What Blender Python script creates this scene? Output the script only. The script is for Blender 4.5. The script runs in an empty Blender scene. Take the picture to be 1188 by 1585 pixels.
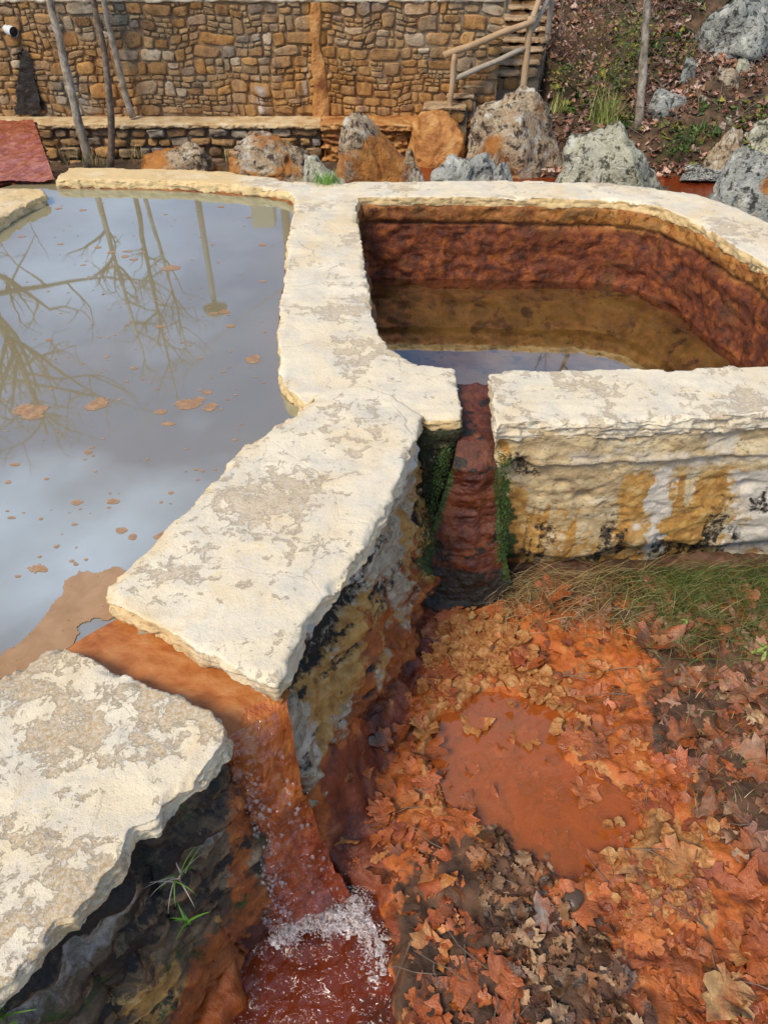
import bpy, bmesh, math, random
import numpy as np
from mathutils import Vector
from mathutils.geometry import tessellate_polygon
random.seed(7); RNG = np.random.default_rng(7)
S = bpy.context.scene; COL = S.collection

# ------------------------------------------------------------------ camera, sky, sun, exposure
CAM_H = 1.75; PITCH = math.radians(41); FPX = 1132.0
cam = bpy.data.cameras.new('camera'); cam.sensor_fit = 'VERTICAL'; cam.sensor_height = 24
cam.lens = FPX * 24 / 1585; cam.clip_start = .02; cam.clip_end = 2000
co = bpy.data.objects.new('camera', cam); COL.objects.link(co)
co.location = (0, 0, CAM_H); co.rotation_euler = (math.pi/2 - PITCH, 0, 0); S.camera = co

SUN_EL, SUN_AZ = math.radians(50), math.radians(222)      # azimuth clockwise from +Y: behind the camera, to the left
W = bpy.data.worlds.new('World'); S.world = W; W.use_nodes = True
wn = W.node_tree; wn.nodes.clear()
sky = wn.nodes.new('ShaderNodeTexSky'); sky.sky_type = 'NISHITA'; sky.sun_disc = False
sky.sun_elevation = SUN_EL; sky.sun_rotation = SUN_AZ; sky.air_density = 1.0; sky.dust_density = .1; sky.ozone_density = 4.0; sky.altitude = 800
tc = wn.nodes.new('ShaderNodeTexCoord'); mp = wn.nodes.new('ShaderNodeMapping'); mp.inputs['Scale'].default_value = (1, 1, 2.6); mp.inputs['Location'].default_value = (7, 2, 4)
cn = wn.nodes.new('ShaderNodeTexNoise'); cn.inputs['Scale'].default_value = 1.9; cn.inputs['Detail'].default_value = 7; cn.inputs['Roughness'].default_value = .55
cr = wn.nodes.new('ShaderNodeValToRGB'); cr.color_ramp.elements[0].position = .45; cr.color_ramp.elements[0].color = (.0, .0, .0, 1); cr.color_ramp.elements[1].position = .82
mx = wn.nodes.new('ShaderNodeMix'); mx.data_type = 'RGBA'; mx.inputs[7].default_value = (10., 10.8, 12., 1)
bg = wn.nodes.new('ShaderNodeBackground'); bg.inputs['Strength'].default_value = .15
wo = wn.nodes.new('ShaderNodeOutputWorld'); L = wn.links.new
L(tc.outputs['Generated'], mp.inputs['Vector']); L(mp.outputs[0], cn.inputs['Vector']); L(cn.outputs['Fac'], cr.inputs[0])
L(cr.outputs[0], mx.inputs[0]); L(sky.outputs[0], mx.inputs[6]); L(mx.outputs[2], bg.inputs[0]); L(bg.outputs[0], wo.inputs[0])

sl = bpy.data.lights.new('sun', 'SUN'); sl.energy = 3.6; sl.angle = math.radians(22); sl.color = (1, .88, .69)
so = bpy.data.objects.new('sun', sl); COL.objects.link(so)
sd = Vector((math.sin(SUN_AZ)*math.cos(SUN_EL), math.cos(SUN_AZ)*math.cos(SUN_EL), math.sin(SUN_EL)))
so.rotation_euler = (-sd).to_track_quat('-Z', 'Y').to_euler()
S.view_settings.view_transform = 'Standard'; S.view_settings.look = 'None'
S.view_settings.exposure = .08; S.view_settings.gamma = 1; S.view_settings.use_curve_mapping = False

# ------------------------------------------------------------------ measuring helpers: photo pixel -> point in the place
_F = np.array([0, math.cos(PITCH), -math.sin(PITCH)]); _U = np.array([0, math.sin(PITCH), math.cos(PITCH)]); _C = np.array([0, 0, CAM_H])
def ray(u, v): return _F + np.array([1., 0, 0])*(u-594)/FPX - _U*(v-792.5)/FPX
def uz(u, v, z=0.): d = ray(u, v); return _C + d*(z-CAM_H)/d[2]
def uy(u, v, y): d = ray(u, v); return _C + d*y/d[1]
def px(P):
    q = np.asarray(P) - _C; w = np.maximum(q @ _F, .05)
    return np.stack([594 + FPX*q[..., 0]/w, 792.5 - FPX*(q @ _U)/w], -1)
def xy(l, z=0.): return [tuple(uz(u, v, z)[:2]) for u, v in l]

# ------------------------------------------------------------------ noise
def _h(ix, iy, iz, s):
    n = (ix.astype(np.uint32)*np.uint32(374761393) + iy.astype(np.uint32)*np.uint32(668265263) + iz.astype(np.uint32)*np.uint32(2147483647) + np.uint32(s*2654435761 % 4294967296))
    n = (n ^ (n >> np.uint32(13)))*np.uint32(1274126177); n = (n ^ (n >> np.uint32(16)))*np.uint32(2246822519); n ^= n >> np.uint32(15)
    return n.astype(np.float64)/4294967295.0
def vn(P, s=0):
    P = np.asarray(P, float); i = np.floor(P).astype(np.int64); t = P - i; t = t*t*t*(t*(t*6-15)+10)
    a = np.zeros(len(P))
    for dx in (0, 1):
        for dy in (0, 1):
            for dz in (0, 1):
                w = (t[:, 0] if dx else 1-t[:, 0])*(t[:, 1] if dy else 1-t[:, 1])*(t[:, 2] if dz else 1-t[:, 2])
                a += w*_h(i[:, 0]+dx, i[:, 1]+dy, i[:, 2]+dz, s)
    return a*2-1
def fbm(P, sc=1., o=4, s=0, g=.5):
    P = np.asarray(P, float)*sc; a = np.zeros(len(P)); k = 1.; t = 0
    for j in range(o): a += k*vn(P + 17.3*j, s+j); t += k; k *= g; P = P*2.03
    return a/t*1.6
def ridge(P, sc=1., o=4, s=0): 
    P = np.asarray(P, float)*sc; a = np.zeros(len(P)); k = 1.; t = 0
    for j in range(o): a += k*(1-2*np.abs(vn(P+9.1*j, s+j))); t += k; k *= .5; P = P*2.1
    return a/t
def sst(a, b, x): t = np.clip((x-a)/(b-a), 0, 1); return t*t*(3-2*t)
def polysd(Q, poly):                                     # signed distance, positive inside
    Q = np.asarray(Q, float); poly = np.asarray(poly, float); n = len(poly)
    d = np.full(len(Q), 1e9); ins = np.zeros(len(Q), bool)
    for i in range(n):
        a, b = poly[i], poly[(i+1) % n]; e = b-a; w = Q-a
        t = np.clip((w @ e)/max(e @ e, 1e-12), 0, 1); d = np.minimum(d, np.linalg.norm(w - t[:, None]*e, axis=1))
        c = ((a[1] > Q[:, 1]) != (b[1] > Q[:, 1])) & (Q[:, 0] < (b[0]-a[0])*(Q[:, 1]-a[1])/((b[1]-a[1]) if b[1] != a[1] else 1e-12)+a[0]); ins ^= c
    return np.where(ins, d, -d)
def pmask(P, poly, soft=14, nz=16, sc=14, s=3):          # mask of a stain or painted shade whose outline was measured in the photo, lying on a surface
    return sst(-soft, soft, polysd(px(P), poly) + nz*fbm(P, sc, 4, s))

# ------------------------------------------------------------------ materials
def ccw(p):
    p = np.asarray(p); a = np.sum(p[:, 0]*np.roll(p[:, 1], -1)-np.roll(p[:, 0], -1)*p[:, 1]); return p if a > 0 else p[::-1]
class T:
    def __init__(s, name):
        s.m = bpy.data.materials.new(name); s.m.use_nodes = True; s.t = s.m.node_tree; s.t.nodes.clear()
        s.out = s.n('ShaderNodeOutputMaterial'); s.pos = s.n('ShaderNodeNewGeometry').outputs['Position']
    def n(s, k, **kw):
        o = s.t.nodes.new(k)
        for a, b in kw.items(): setattr(o, a, b)
        return o
    def put(s, i, v):
        if isinstance(v, bpy.types.NodeSocket): s.t.links.new(v, i)
        elif isinstance(v, (tuple, list)) and len(v) == 3 and i.type == 'RGBA': i.default_value = (*v, 1)
        else: i.default_value = v
    def attr(s, name, col=False): return s.n('ShaderNodeAttribute', attribute_name=name).outputs['Color' if col else 'Fac']
    def mapped(s, sc, rot=(0, 0, 0), v=None):
        o = s.n('ShaderNodeMapping'); s.put(o.inputs[0], v or s.pos); o.inputs['Scale'].default_value = sc; o.inputs['Rotation'].default_value = rot; return o.outputs[0]
    def noise(s, sc, det=5, rough=.55, dist=0, v=None, col=False):
        o = s.n('ShaderNodeTexNoise'); s.put(o.inputs['Vector'], v or s.pos); o.inputs['Scale'].default_value = sc; o.inputs['Detail'].default_value = det
        o.inputs['Roughness'].default_value = rough; o.inputs['Distortion'].default_value = dist; return o.outputs['Color' if col else 'Fac']
    def vor(s, sc, feat='DISTANCE_TO_EDGE', v=None, out=0):
        o = s.n('ShaderNodeTexVoronoi', feature=feat); s.put(o.inputs['Vector'], v or s.pos); o.inputs['Scale'].default_value = sc; return o.outputs[out]
    def ramp(s, f, *st):
        o = s.n('ShaderNodeValToRGB'); e = o.color_ramp.elements
        while len(e) < len(st): e.new(.5)
        for k, (p, c) in zip(e, st):
            k.position = p; k.color = (c, c, c, 1) if isinstance(c, (int, float)) else (*c, 1)
        s.put(o.inputs[0], f); return o.outputs[0]
    def mix(s, f, a, b):
        o = s.n('ShaderNodeMix', data_type='RGBA'); s.put(o.inputs[0], f); s.put(o.inputs[6], a); s.put(o.inputs[7], b); return o.outputs[2]
    def mul(s, f, a, b):
        o = s.n('ShaderNodeMix', data_type='RGBA', blend_type='MULTIPLY'); s.put(o.inputs[0], f); s.put(o.inputs[6], a); s.put(o.inputs[7], b); return o.outputs[2]
    def ma(s, op, a, b=0., c=0.):
        o = s.n('ShaderNodeMath', operation=op); s.put(o.inputs[0], a); s.put(o.inputs[1], b); s.put(o.inputs[2], c); return o.outputs[0]
    def bump(s, h, st=.4, d=.01, nrm=None):
        o = s.n('ShaderNodeBump'); o.inputs['Strength'].default_value = st; o.inputs['Distance'].default_value = d; s.put(o.inputs['Height'], h)
        if nrm: s.put(o.inputs['Normal'], nrm)
        return o.outputs[0]
    def sharp(s, name, k=.9, w=.15, sc=34):
        n = s.noise(sc, 8, .68, .3); f = s.ma('MULTIPLY_ADD', s.ma('SUBTRACT', n, .5), k*2, s.attr(name)); return s.ma('MULTIPLY', s.ramp(f, (.5-w, 0), (.5+w, 1)), s.ramp(s.attr(name), (.03, 0), (.2, 1)))
    def bsdf(s, col, rough=.8, nrm=None, **kw):
        o = s.n('ShaderNodeBsdfPrincipled'); s.put(o.inputs['Base Color'], col); s.put(o.inputs['Roughness'], rough)
        if nrm: s.put(o.inputs['Normal'], nrm)
        for k, v in kw.items(): s.put(o.inputs[k.replace('_', ' ')], v)
        s.t.links.new(o.outputs[0], s.out.inputs[0]); return s.m

M = {}
def coping_mat(name, lo, warm, patch=(.46, .33, .19), amt=1.):
    t = T(name); fine = t.noise(60, 8, .66); stain = t.attr('stain')
    wv = t.n('ShaderNodeVectorMath', operation='MULTIPLY_ADD'); t.put(wv.inputs[0], t.noise(9, 4, .6, 0, None, True)); wv.inputs[1].default_value = (.10, .10, .10); t.put(wv.inputs[2], t.pos)
    field = t.ma('MULTIPLY_ADD', t.ma('SUBTRACT', t.noise(2.6, 3, .5, 0, t.mapped((1, 1, 1), (0, 0, .7))), .5), .9, t.noise(17, 10, .72, .2, wv.outputs[0]))
    base = t.mix(t.ramp(t.noise(1.7, 5, .6), (.35, 0), (.65, 1)), (.74, .62, .42), (.80, .71, .54))
    base = t.mix(t.ramp(t.noise(6, 8, .65), (.44, 0), (.66, .85)), base, (.60, .55, .46))
    base = t.mix(t.ramp(t.noise(4, 7, .6, .5, t.mapped((1, 1, 1), (.3, .2, 2.1))), (.52, 0), (.70, .6)), base, (.70, .52, .29))
    base = t.mix(t.ramp(fine, (.52, 0), (.72, .35)), base, (.52, .42, .28))
    msk = t.ramp(field, (lo, 0), (lo+.05, .9*amt), (lo+.16, amt)); rim = t.ramp(field, (lo-.012, 0), (lo+.012, 1), (lo+.035, 0))
    pc = t.mix(t.ramp(t.noise(95, 6, .7), (.38, 0), (.62, 1)), patch, (.62, .53, .40))
    c = t.mix(msk, base, pc); c = t.mix(t.ma('MULTIPLY', rim, .5), c, (.24, .16, .085))
    c = t.mix(t.ma('MULTIPLY', t.ramp(t.noise(31, 9, .75), (.60, 0), (.64, 1)), .55), c, (.62, .63, .66))
    e = t.vor(2.1, v=wv.outputs[0]); crk = t.ramp(e, (0, 1), (.010, 0)); c = t.mix(t.ma('MULTIPLY', crk, t.ramp(t.noise(3, 2), (.55, 0), (.62, .55))), c, (.22, .16, .09))
    c = t.mix(t.ma('MULTIPLY', t.sharp('stain', .55, .3, 14), .8), c, t.mix(t.noise(18, 7, .65), warm, (.66, .47, .21)))
    pit = t.ramp(t.noise(170, 3, .6), (.66, 0), (.72, 1)); c = t.mix(t.ma('MULTIPLY', pit, .55), c, (.14, .10, .06))
    h = t.ma('SUBTRACT', t.ma('ADD', t.ma('MULTIPLY', fine, .6), t.ma('MULTIPLY', t.noise(220, 4), .3)), t.ma('ADD', t.ma('MULTIPLY', msk, .55), t.ma('ADD', t.ma('MULTIPLY', pit, .4), t.ma('MULTIPLY', crk, .2))))
    return t.bsdf(c, .75, t.bump(h, .6, .011))
M['coping'] = coping_mat('limestone_coping', .575, (.66, .42, .17), amt=.85)
M['coping_worn'] = coping_mat('limestone_coping_worn', .52, (.60, .40, .17), (.44, .29, .13))
M['coping_far'] = coping_mat('limestone_coping_far', .60, (.70, .45, .16), amt=.8)

def rock_mat(name, strat=(3, 3, 16), ramp=((.16, .11, .06), (.36, .27, .16), (.52, .42, .27), (.66, .58, .44)), over=(.34, .27, .19)):                      # wall bodies: colour by masks of stains and painted shade carried on the mesh
    t = T(name); v = t.mapped(strat); a = t.noise(2, 8, .6, .6, v); v2 = t.mapped((1, 1, 1.8)); b = t.noise(14, 9, .68); f = t.noise(70, 5, .65)
    c = t.ramp(a, (.28, ramp[0]), (.42, ramp[1]), (.52, ramp[2]), (.66, ramp[3]))
    c = t.mix(t.ramp(t.noise(34, 9, .7, .5, v2), (.40, .75), (.47, 0)), c, (.10, .07, .04))
    c = t.mix(t.ramp(b, (.40, 0), (.62, .7)), c, over)
    c = t.mix(t.ma('MULTIPLY', t.sharp('white', .9, .32, 26), .72), c, t.mix(f, (.74, .71, .67), (.56, .50, .43)))
    c = t.mix(t.sharp('ochre'), c, t.ramp(b, (.3, (.24, .10, .018)), (.5, (.46, .24, .055)), (.7, (.60, .42, .17))))
    c = t.mix(t.sharp('orange'), c, t.ramp(b, (.3, (.16, .035, .008)), (.5, (.34, .085, .013)), (.72, (.48, .17, .03))))
    c = t.mix(t.sharp('red'), c, t.ramp(t.noise(9, 8, .65), (.3, (.03, .007, .004)), (.5, (.10, .023, .009)), (.66, (.20, .058, .018)), (.8, (.32, .14, .08))))
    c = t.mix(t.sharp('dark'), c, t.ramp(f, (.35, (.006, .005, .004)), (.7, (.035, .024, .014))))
    c = t.mix(t.sharp('moss'), c, t.ramp(f, (.3, (.012, .022, .004)), (.7, (.07, .11, .015))))
    wet = t.ma('ADD', t.attr('wet'), 0.); r = t.ma('SUBTRACT', .82, t.ma('MULTIPLY', wet, .60))
    h = t.ma('ADD', t.ma('ADD', t.ma('MULTIPLY', b, 1.), t.ma('MULTIPLY', f, .5)), t.ma('MULTIPLY', t.noise(190, 3), .2))
    return t.bsdf(c, r, t.bump(h, .75, .018))
M['rock'] = rock_mat('layered_limestone'); M['rock_fine'] = rock_mat('rendered_limestone', (2.5, 2.5, 7), ((.26, .17, .08), (.44, .31, .15), (.58, .45, .25), (.68, .58, .40)), (.48, .36, .20)); M['rock_dark'] = rock_mat('algae_covered_limestone', (3, 3, 12), ((.03, .02, .012), (.07, .045, .024), (.16, .10, .05), (.34, .24, .14)), (.09, .06, .03))

t = T('basin_lining'); b = t.noise(10, 8, .65, .4); f = t.noise(55, 6, .65); up = t.attr('upper')
c = t.ramp(b, (.3, (.035, .008, .003)), (.5, (.16, .034, .007)), (.68, (.36, .10, .014)))
c = t.mix(up, c, t.ramp(b, (.28, (.20, .05, .008)), (.48, (.42, .16, .025)), (.7, (.58, .31, .09))))
c = t.mix(t.ramp(t.noise(5, 6), (.56, 0), (.64, .6)), c, (.07, .04, .010))
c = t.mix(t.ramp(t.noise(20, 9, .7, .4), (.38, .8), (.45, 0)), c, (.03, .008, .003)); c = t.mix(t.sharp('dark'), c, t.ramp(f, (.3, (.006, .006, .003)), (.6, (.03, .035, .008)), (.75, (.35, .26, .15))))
M['lining'] = t.bsdf(c, .62, t.bump(t.ma('ADD', b, t.ma('MULTIPLY', f, .6)), .9, .022))

t = T('mud'); b = t.noise(9, 8, .65, .5); f = t.noise(60, 6, .65)
c = t.ramp(b, (.28, (.26, .05, .008)), (.5, (.46, .115, .018)), (.68, (.54, .19, .045)))
c = t.mix(t.sharp('brown', .9, .14, 16), c, t.ramp(b, (.3, (.035, .016, .008)), (.6, (.13, .06, .03)), (.75, (.22, .11, .055))))
c = t.mix(t.sharp('red', .9, .14, 16), c, t.ramp(b, (.3, (.07, .014, .007)), (.55, (.24, .055, .02)), (.75, (.42, .17, .08))))
c = t.mix(t.sharp('crust', .9, .14, 16), c, t.ramp(f, (.3, (.28, .09, .02)), (.55, (.48, .22, .065)), (.75, (.58, .36, .15))))
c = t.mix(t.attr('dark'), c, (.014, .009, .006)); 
r = t.ma('SUBTRACT', .72, t.ma('MULTIPLY', t.attr('wet'), .52))
M['mud'] = t.bsdf(c, r, t.bump(t.ma('ADD', b, t.ma('ADD', t.ma('MULTIPLY', f, .5), t.ma('MULTIPLY', t.noise(200, 3), .2))), .8, .014))

t = T('milky_water'); n = t.noise(1.1, 5); rip = t.noise(9, 3)
sed = t.attr('sed')
c = t.mix(t.ramp(n, (.35, 0), (.7, 1)), (.28, .235, .135), (.345, .285, .168)); c = t.mix(sed, c, (.33, .17, .075))
c = t.mix(t.ramp(t.noise(120, 2), (.70, 0), (.74, .5)), c, (.40, .30, .18))
M['milk'] = t.bsdf(c, .025, t.bump(rip, .006, .01), IOR=4.2, Specular_Tint=(.64, .83, 1.))  # blue of the mirrored sky put into the specular tint

def clear_water(name, tint, murk, mcol, rip, sc, dist=.01, f0=.03):
    t = T(name); nb = t.bump(t.noise(sc, 4, .5, .6), rip, dist)
    lw_ = t.n('ShaderNodeLayerWeight'); lw_.inputs['Blend'].default_value = .5; t.put(lw_.inputs['Normal'], nb); fr = t.ma('MULTIPLY_ADD', t.ma('POWER', lw_.outputs['Facing'], 4.), 1-f0, f0)
    tr = t.n('ShaderNodeBsdfTransparent'); tr.inputs[0].default_value = (*tint, 1)
    df = t.n('ShaderNodeBsdfDiffuse'); df.inputs[0].default_value = (*mcol, 1)
    m1 = t.n('ShaderNodeMixShader'); t.put(m1.inputs[0], murk); t.put(m1.inputs[1], tr.outputs[0]); t.put(m1.inputs[2], df.outputs[0])
    gl = t.n('ShaderNodeBsdfGlossy'); gl.inputs['Roughness'].default_value = .03; t.put(gl.inputs['Normal'], nb)
    m2 = t.n('ShaderNodeMixShader'); t.put(m2.inputs[0], fr); t.put(m2.inputs[1], m1.outputs[0]); t.put(m2.inputs[2], gl.outputs[0])
    t.put(t.out.inputs[0], m2.outputs[0]); return t.m
M['basin_water'] = clear_water('basin_water', (.97, .90, .72), .03, (.10, .055, .015), .02, 8, .01, .30)
M['puddle_water'] = clear_water('puddle_water', (.95, .66, .48), .46, (.48, .145, .032), .12, 18, .012, .06)
M['plunge_water'] = clear_water('plunge_water', (.75, .45, .33), .36, (.17, .042, .014), 1., 20, .04, .07)
M['stream_water'] = clear_water('stream_water', (.6, .3, .2), .75, (.26, .045, .010), .35, 12, .02)

t = T('channel_water'); b = t.noise(8, 6, .6, 1.2); fl = t.noise(7, 6, .6, .5, t.mapped((1.6, 3.2, 3), (0, 0, .55)))
c = t.ramp(fl, (.3, (.30, .085, .018)), (.5, (.44, .16, .045)), (.7, (.50, .23, .085)))
c = t.mix(t.attr('edge'), c, t.ramp(b, (.35, (.10, .028, .006)), (.65, (.42, .16, .03))))
M['channel'] = t.bsdf(c, .12, t.bump(t.ma('ADD', fl, t.ma('MULTIPLY', t.noise(45, 6, .65), .6)), .5, .014), IOR=1.4)
t = T('red_channel_water'); b = t.noise(14, 6, .6, .8, t.mapped((1, .55, 1), (0, 0, .4)))
c = t.ramp(b, (.3, (.22, .035, .015)), (.5, (.40, .09, .04)), (.7, (.56, .22, .12)))
M['redwater'] = t.bsdf(c, .08, t.bump(b, .5, .025), IOR=2.0)
t = T('fall_water'); b = t.noise(9, 7, .65, 1., t.mapped((2.2, 2.2, .8))); f = t.noise(40, 5, .6, .5, t.mapped((1.5, 1.5, .8)))
c = t.ramp(b, (.28, (.20, .035, .008)), (.5, (.44, .11, .02)), (.7, (.62, .25, .06)))
c = t.mix(t.attr('low'), c, t.ramp(b, (.3, (.13, .018, .007)), (.7, (.38, .07, .018))))
M['fall'] = t.bsdf(c, .10, t.bump(t.ma('ADD', t.ma('MULTIPLY', b, .7), f), .6, .02), IOR=1.45)
t = T('foam'); M['foam_solid'] = t.bsdf(t.mix(t.ramp(t.noise(45, 6, .7), (.38, 0), (.62, 1)), (.78, .75, .77), (.52, .34, .28)), .3, Subsurface_Weight=.2)
t = T('foam_lace'); b_ = t.n('ShaderNodeBsdfPrincipled'); t.put(b_.inputs['Base Color'], t.mix(t.ramp(t.noise(45, 6, .7), (.38, 0), (.62, 1)), (.80, .77, .79), (.60, .46, .42))); b_.inputs['Roughness'].default_value = .3
tr = t.n('ShaderNodeBsdfTransparent'); m_ = t.n('ShaderNodeMixShader'); t.put(m_.inputs[0], t.ramp(t.noise(70, 8, .75, .4), (.40, .05), (.56, .95))); t.put(m_.inputs[1], tr.outputs[0]); t.put(m_.inputs[2], b_.outputs[0]); t.put(t.out.inputs[0], m_.outputs[0]); M['foam'] = t.m
t = T('droplets'); M['drop'] = t.bsdf((.95, .93, .93), .03, Transmission_Weight=.9, IOR=1.33)
t = T('scum'); sf = t.noise(25, 5); M['scum'] = t.bsdf(t.ramp(sf, (.3, (.40, .20, .085)), (.7, (.48, .29, .15))), .35, t.bump(t.noise(90, 4), .25, .004))
b_ = [n for n in t.t.nodes if n.type == 'BSDF_PRINCIPLED'][0]; tr = t.n('ShaderNodeBsdfTransparent'); m_ = t.n('ShaderNodeMixShader'); t.put(m_.inputs[0], t.ramp(t.noise(30, 6, .7), (.3, .35), (.6, .95))); t.put(m_.inputs[1], tr.outputs[0]); t.put(m_.inputs[2], b_.outputs[0]); t.put(t.out.inputs[0], m_.outputs[0])
t = T('scum_pale'); sf = t.noise(14, 6, .6, .4); c = t.ramp(sf, (.3, (.31, .17, .075)), (.7, (.42, .25, .13))); c = t.mix(t.ramp(t.noise(75, 2), (.69, 0), (.72, .7)), c, (.16, .06, .02))
M['scum_sheet'] = t.bsdf(c, .14, t.bump(t.noise(30, 4), .06, .004))

def stone_mat(name, a, b_, c_, crack=9, orange=True):
    t = T(name); n = t.noise(4, 7, .62, .3); f = t.noise(38, 7, .66); rnd = t.n('ShaderNodeObjectInfo').outputs['Random']
    c = t.ramp(n, (.3, a), (.5, b_), (.7, c_)); c = t.mix(t.ramp(f, (.42, 0), (.7, .6)), c, (.55, .53, .45))
    c = t.mix(t.ramp(t.noise(13, 9, .7, .4), (.51, 0), (.58, .95)), c, tuple(x*.22 for x in a)); c = t.mix(t.ramp(t.noise(7, 8, .68), (.55, 0), (.62, .7)), c, (.62, .60, .52))
    cv = t.noise(3, 3, col=True); w = t.n('ShaderNodeVectorMath', operation='MULTIPLY_ADD'); t.put(w.inputs[0], cv); w.inputs[1].default_value = (.5, .5, .5); t.put(w.inputs[2], t.pos)
    e = t.vor(crack, v=w.outputs[0]); ck = t.ramp(e, (.0, 1), (.035, 0)); c = t.mix(t.ma('MULTIPLY', ck, t.ramp(t.noise(5), (.5, 0), (.65, .5))), c, (.05, .04, .025))
    if orange: c = t.mix(t.sharp('ochre', .7, .15, 9), c, t.ramp(n, (.3, (.24, .07, .012)), (.55, (.45, .19, .04)), (.75, (.58, .36, .14))))
    h = t.ma('ADD', f, t.ma('MULTIPLY', t.ramp(e, (0, 0), (.05, 1)), .2)); return t.bsdf(c, .85, t.bump(h, .8, .03))
M['boulder_green'] = stone_mat('boulder_grey_green', (.20, .20, .13), (.42, .40, .27), (.54, .53, .42), 5)
M['boulder_warm'] = stone_mat('boulder_warm', (.16, .09, .045), (.36, .24, .12), (.50, .40, .28), 4)
M['boulder_grey'] = stone_mat('boulder_grey', (.12, .125, .11), (.28, .29, .26), (.42, .42, .38), 6)

# stones of the walls: a colour of their own each (object colour) under shared grain, plus the wall's iron staining
t = T('wall_stone'); oc = t.n('ShaderNodeObjectInfo').outputs['Color']; n = t.noise(11, 7, .62, .3); f = t.noise(55, 6, .66)
c = t.mul(1., oc, t.ramp(n, (.3, (.55, .50, .45)), (.7, (1.25, 1.22, 1.18)))); c = t.mix(t.ramp(f, (.5, 0), (.72, .45)), c, (.50, .46, .38)); c = t.mix(t.ramp(t.noise(20, 5), (.60, 0), (.70, .75)), c, (.045, .036, .026))
c = t.mix(t.attr('rust'), c, t.ramp(t.noise(6, 7, .6, .3, t.mapped((2, 2, .7))), (.3, (.13, .045, .012)), (.5, (.38, .17, .035)), (.7, (.55, .32, .11))))
c = t.mix(t.attr('black'), c, (.010, .007, .005)); c = t.mix(t.attr('white'), c, (.6, .55, .5))
M['stone'] = t.bsdf(c, .85, t.bump(t.ma('ADD', n, t.ma('MULTIPLY', f, .6)), .8, .02))
t = T('mortar'); c = t.mix(t.noise(30, 6), (.12, .095, .065), (.32, .25, .17))
c = t.mix(t.attr('rust'), c, t.ramp(t.noise(6, 7, .6, .3, t.mapped((2, 2, .7))), (.3, (.11, .04, .011)), (.5, (.32, .14, .03)), (.7, (.50, .28, .09))))
c = t.mix(t.attr('black'), c, (.008, .006, .005)); M['mortar'] = t.bsdf(c, .9, t.bump(t.noise(60, 6), .8, .015))
t = T('algae'); M['algae'] = t.bsdf(t.mix(t.noise(30, 6), (.006, .004, .003), (.03, .018, .010)), .6, t.bump(t.noise(60, 5), .8, .01))
t = T('ledge_top'); M['ledge'] = t.bsdf(t.ramp(t.noise(7, 7, .6), (.3, (.38, .21, .08)), (.5, (.58, .41, .21)), (.7, (.68, .56, .37))), .8, t.bump(t.noise(40, 6), .7, .02))
t = T('step_stone'); M['step'] = t.bsdf(t.ramp(t.noise(9, 7, .65), (.3, (.20, .115, .05)), (.5, (.38, .25, .13)), (.7, (.54, .42, .27))), .85, t.bump(t.noise(40, 6), .8, .02))
t = T('orange_render'); M['orange_render'] = t.bsdf(t.ramp(t.noise(5, 7, .62, .4), (.3, (.22, .065, .012)), (.5, (.46, .20, .05)), (.7, (.60, .36, .14))), .7, t.bump(t.noise(22, 7), .8, .03))
t = T('earth'); b = t.noise(7, 8, .65); M['earth'] = t.bsdf(t.ramp(b, (.3, (.03, .017, .009)), (.5, (.09, .052, .026)), (.7, (.20, .12, .065))), .9, t.bump(t.noise(40, 7), .9, .03))
t = T('far_ground'); M['far_ground'] = t.bsdf(t.ramp(t.noise(.6, 8), (.3, (.07, .07, .03)), (.7, (.16, .13, .07))), .9)
t = T('timber'); v = t.mapped((6, 6, 6)); n = t.noise(5, 6, .6, .3); f = t.noise(40, 5)
M['timber'] = t.bsdf(t.mix(f, t.ramp(n, (.3, (.28, .14, .05)), (.5, (.52, .30, .12)), (.7, (.55, .39, .22))), (.36, .27, .18)), .75, t.bump(f, .6, .008))
t = T('timber_grey'); M['timber_grey'] = t.bsdf(t.mix(t.noise(40, 5), (.22, .17, .12), (.50, .43, .34)), .8, t.bump(t.noise(60, 4), .6, .008))
def bark(name, a, b_, c_):
    t = T(name); n = t.noise(16, 7, .65, .4, t.mapped((1, 1, .7))); return t.bsdf(t.ramp(n, (.3, a), (.5, b_), (.7, c_)), .85, t.bump(t.noise(40, 5, .6, 0, t.mapped((1, 1, .4))), .8, .012))
M['bark_pale'] = bark('bark_pale', (.09, .07, .05), (.30, .25, .19), (.52, .47, .40))
M['bark_dark'] = bark('bark_dark', (.05, .035, .025), (.14, .10, .07), (.28, .23, .18))
M['twig'] = bark('twigs', (.09, .065, .045), (.16, .12, .085), (.24, .19, .14))
t = T('leaf'); oc = t.n('ShaderNodeObjectInfo').outputs['Color']; n = t.noise(26, 6, .6); f = t.noise(120, 4)
c = t.mul(1., oc, t.ramp(n, (.3, (.55, .5, .45)), (.7, (1.3, 1.3, 1.3)))); c = t.mix(t.ramp(t.noise(11, 7, .65), (.42, 0), (.60, .75)), c, t.ramp(f, (.3, (.24, .045, .008)), (.7, (.46, .13, .026))))
M['leaf'] = t.bsdf(c, t.ramp(t.noise(9, 3), (.4, .24), (.6, .6)), t.bump(t.ma('ADD', n, f), .7, .006))
t = T('leaf_mass'); oc = t.attr('tone', True); n = t.noise(26, 6, .6); f = t.noise(120, 4)
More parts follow.
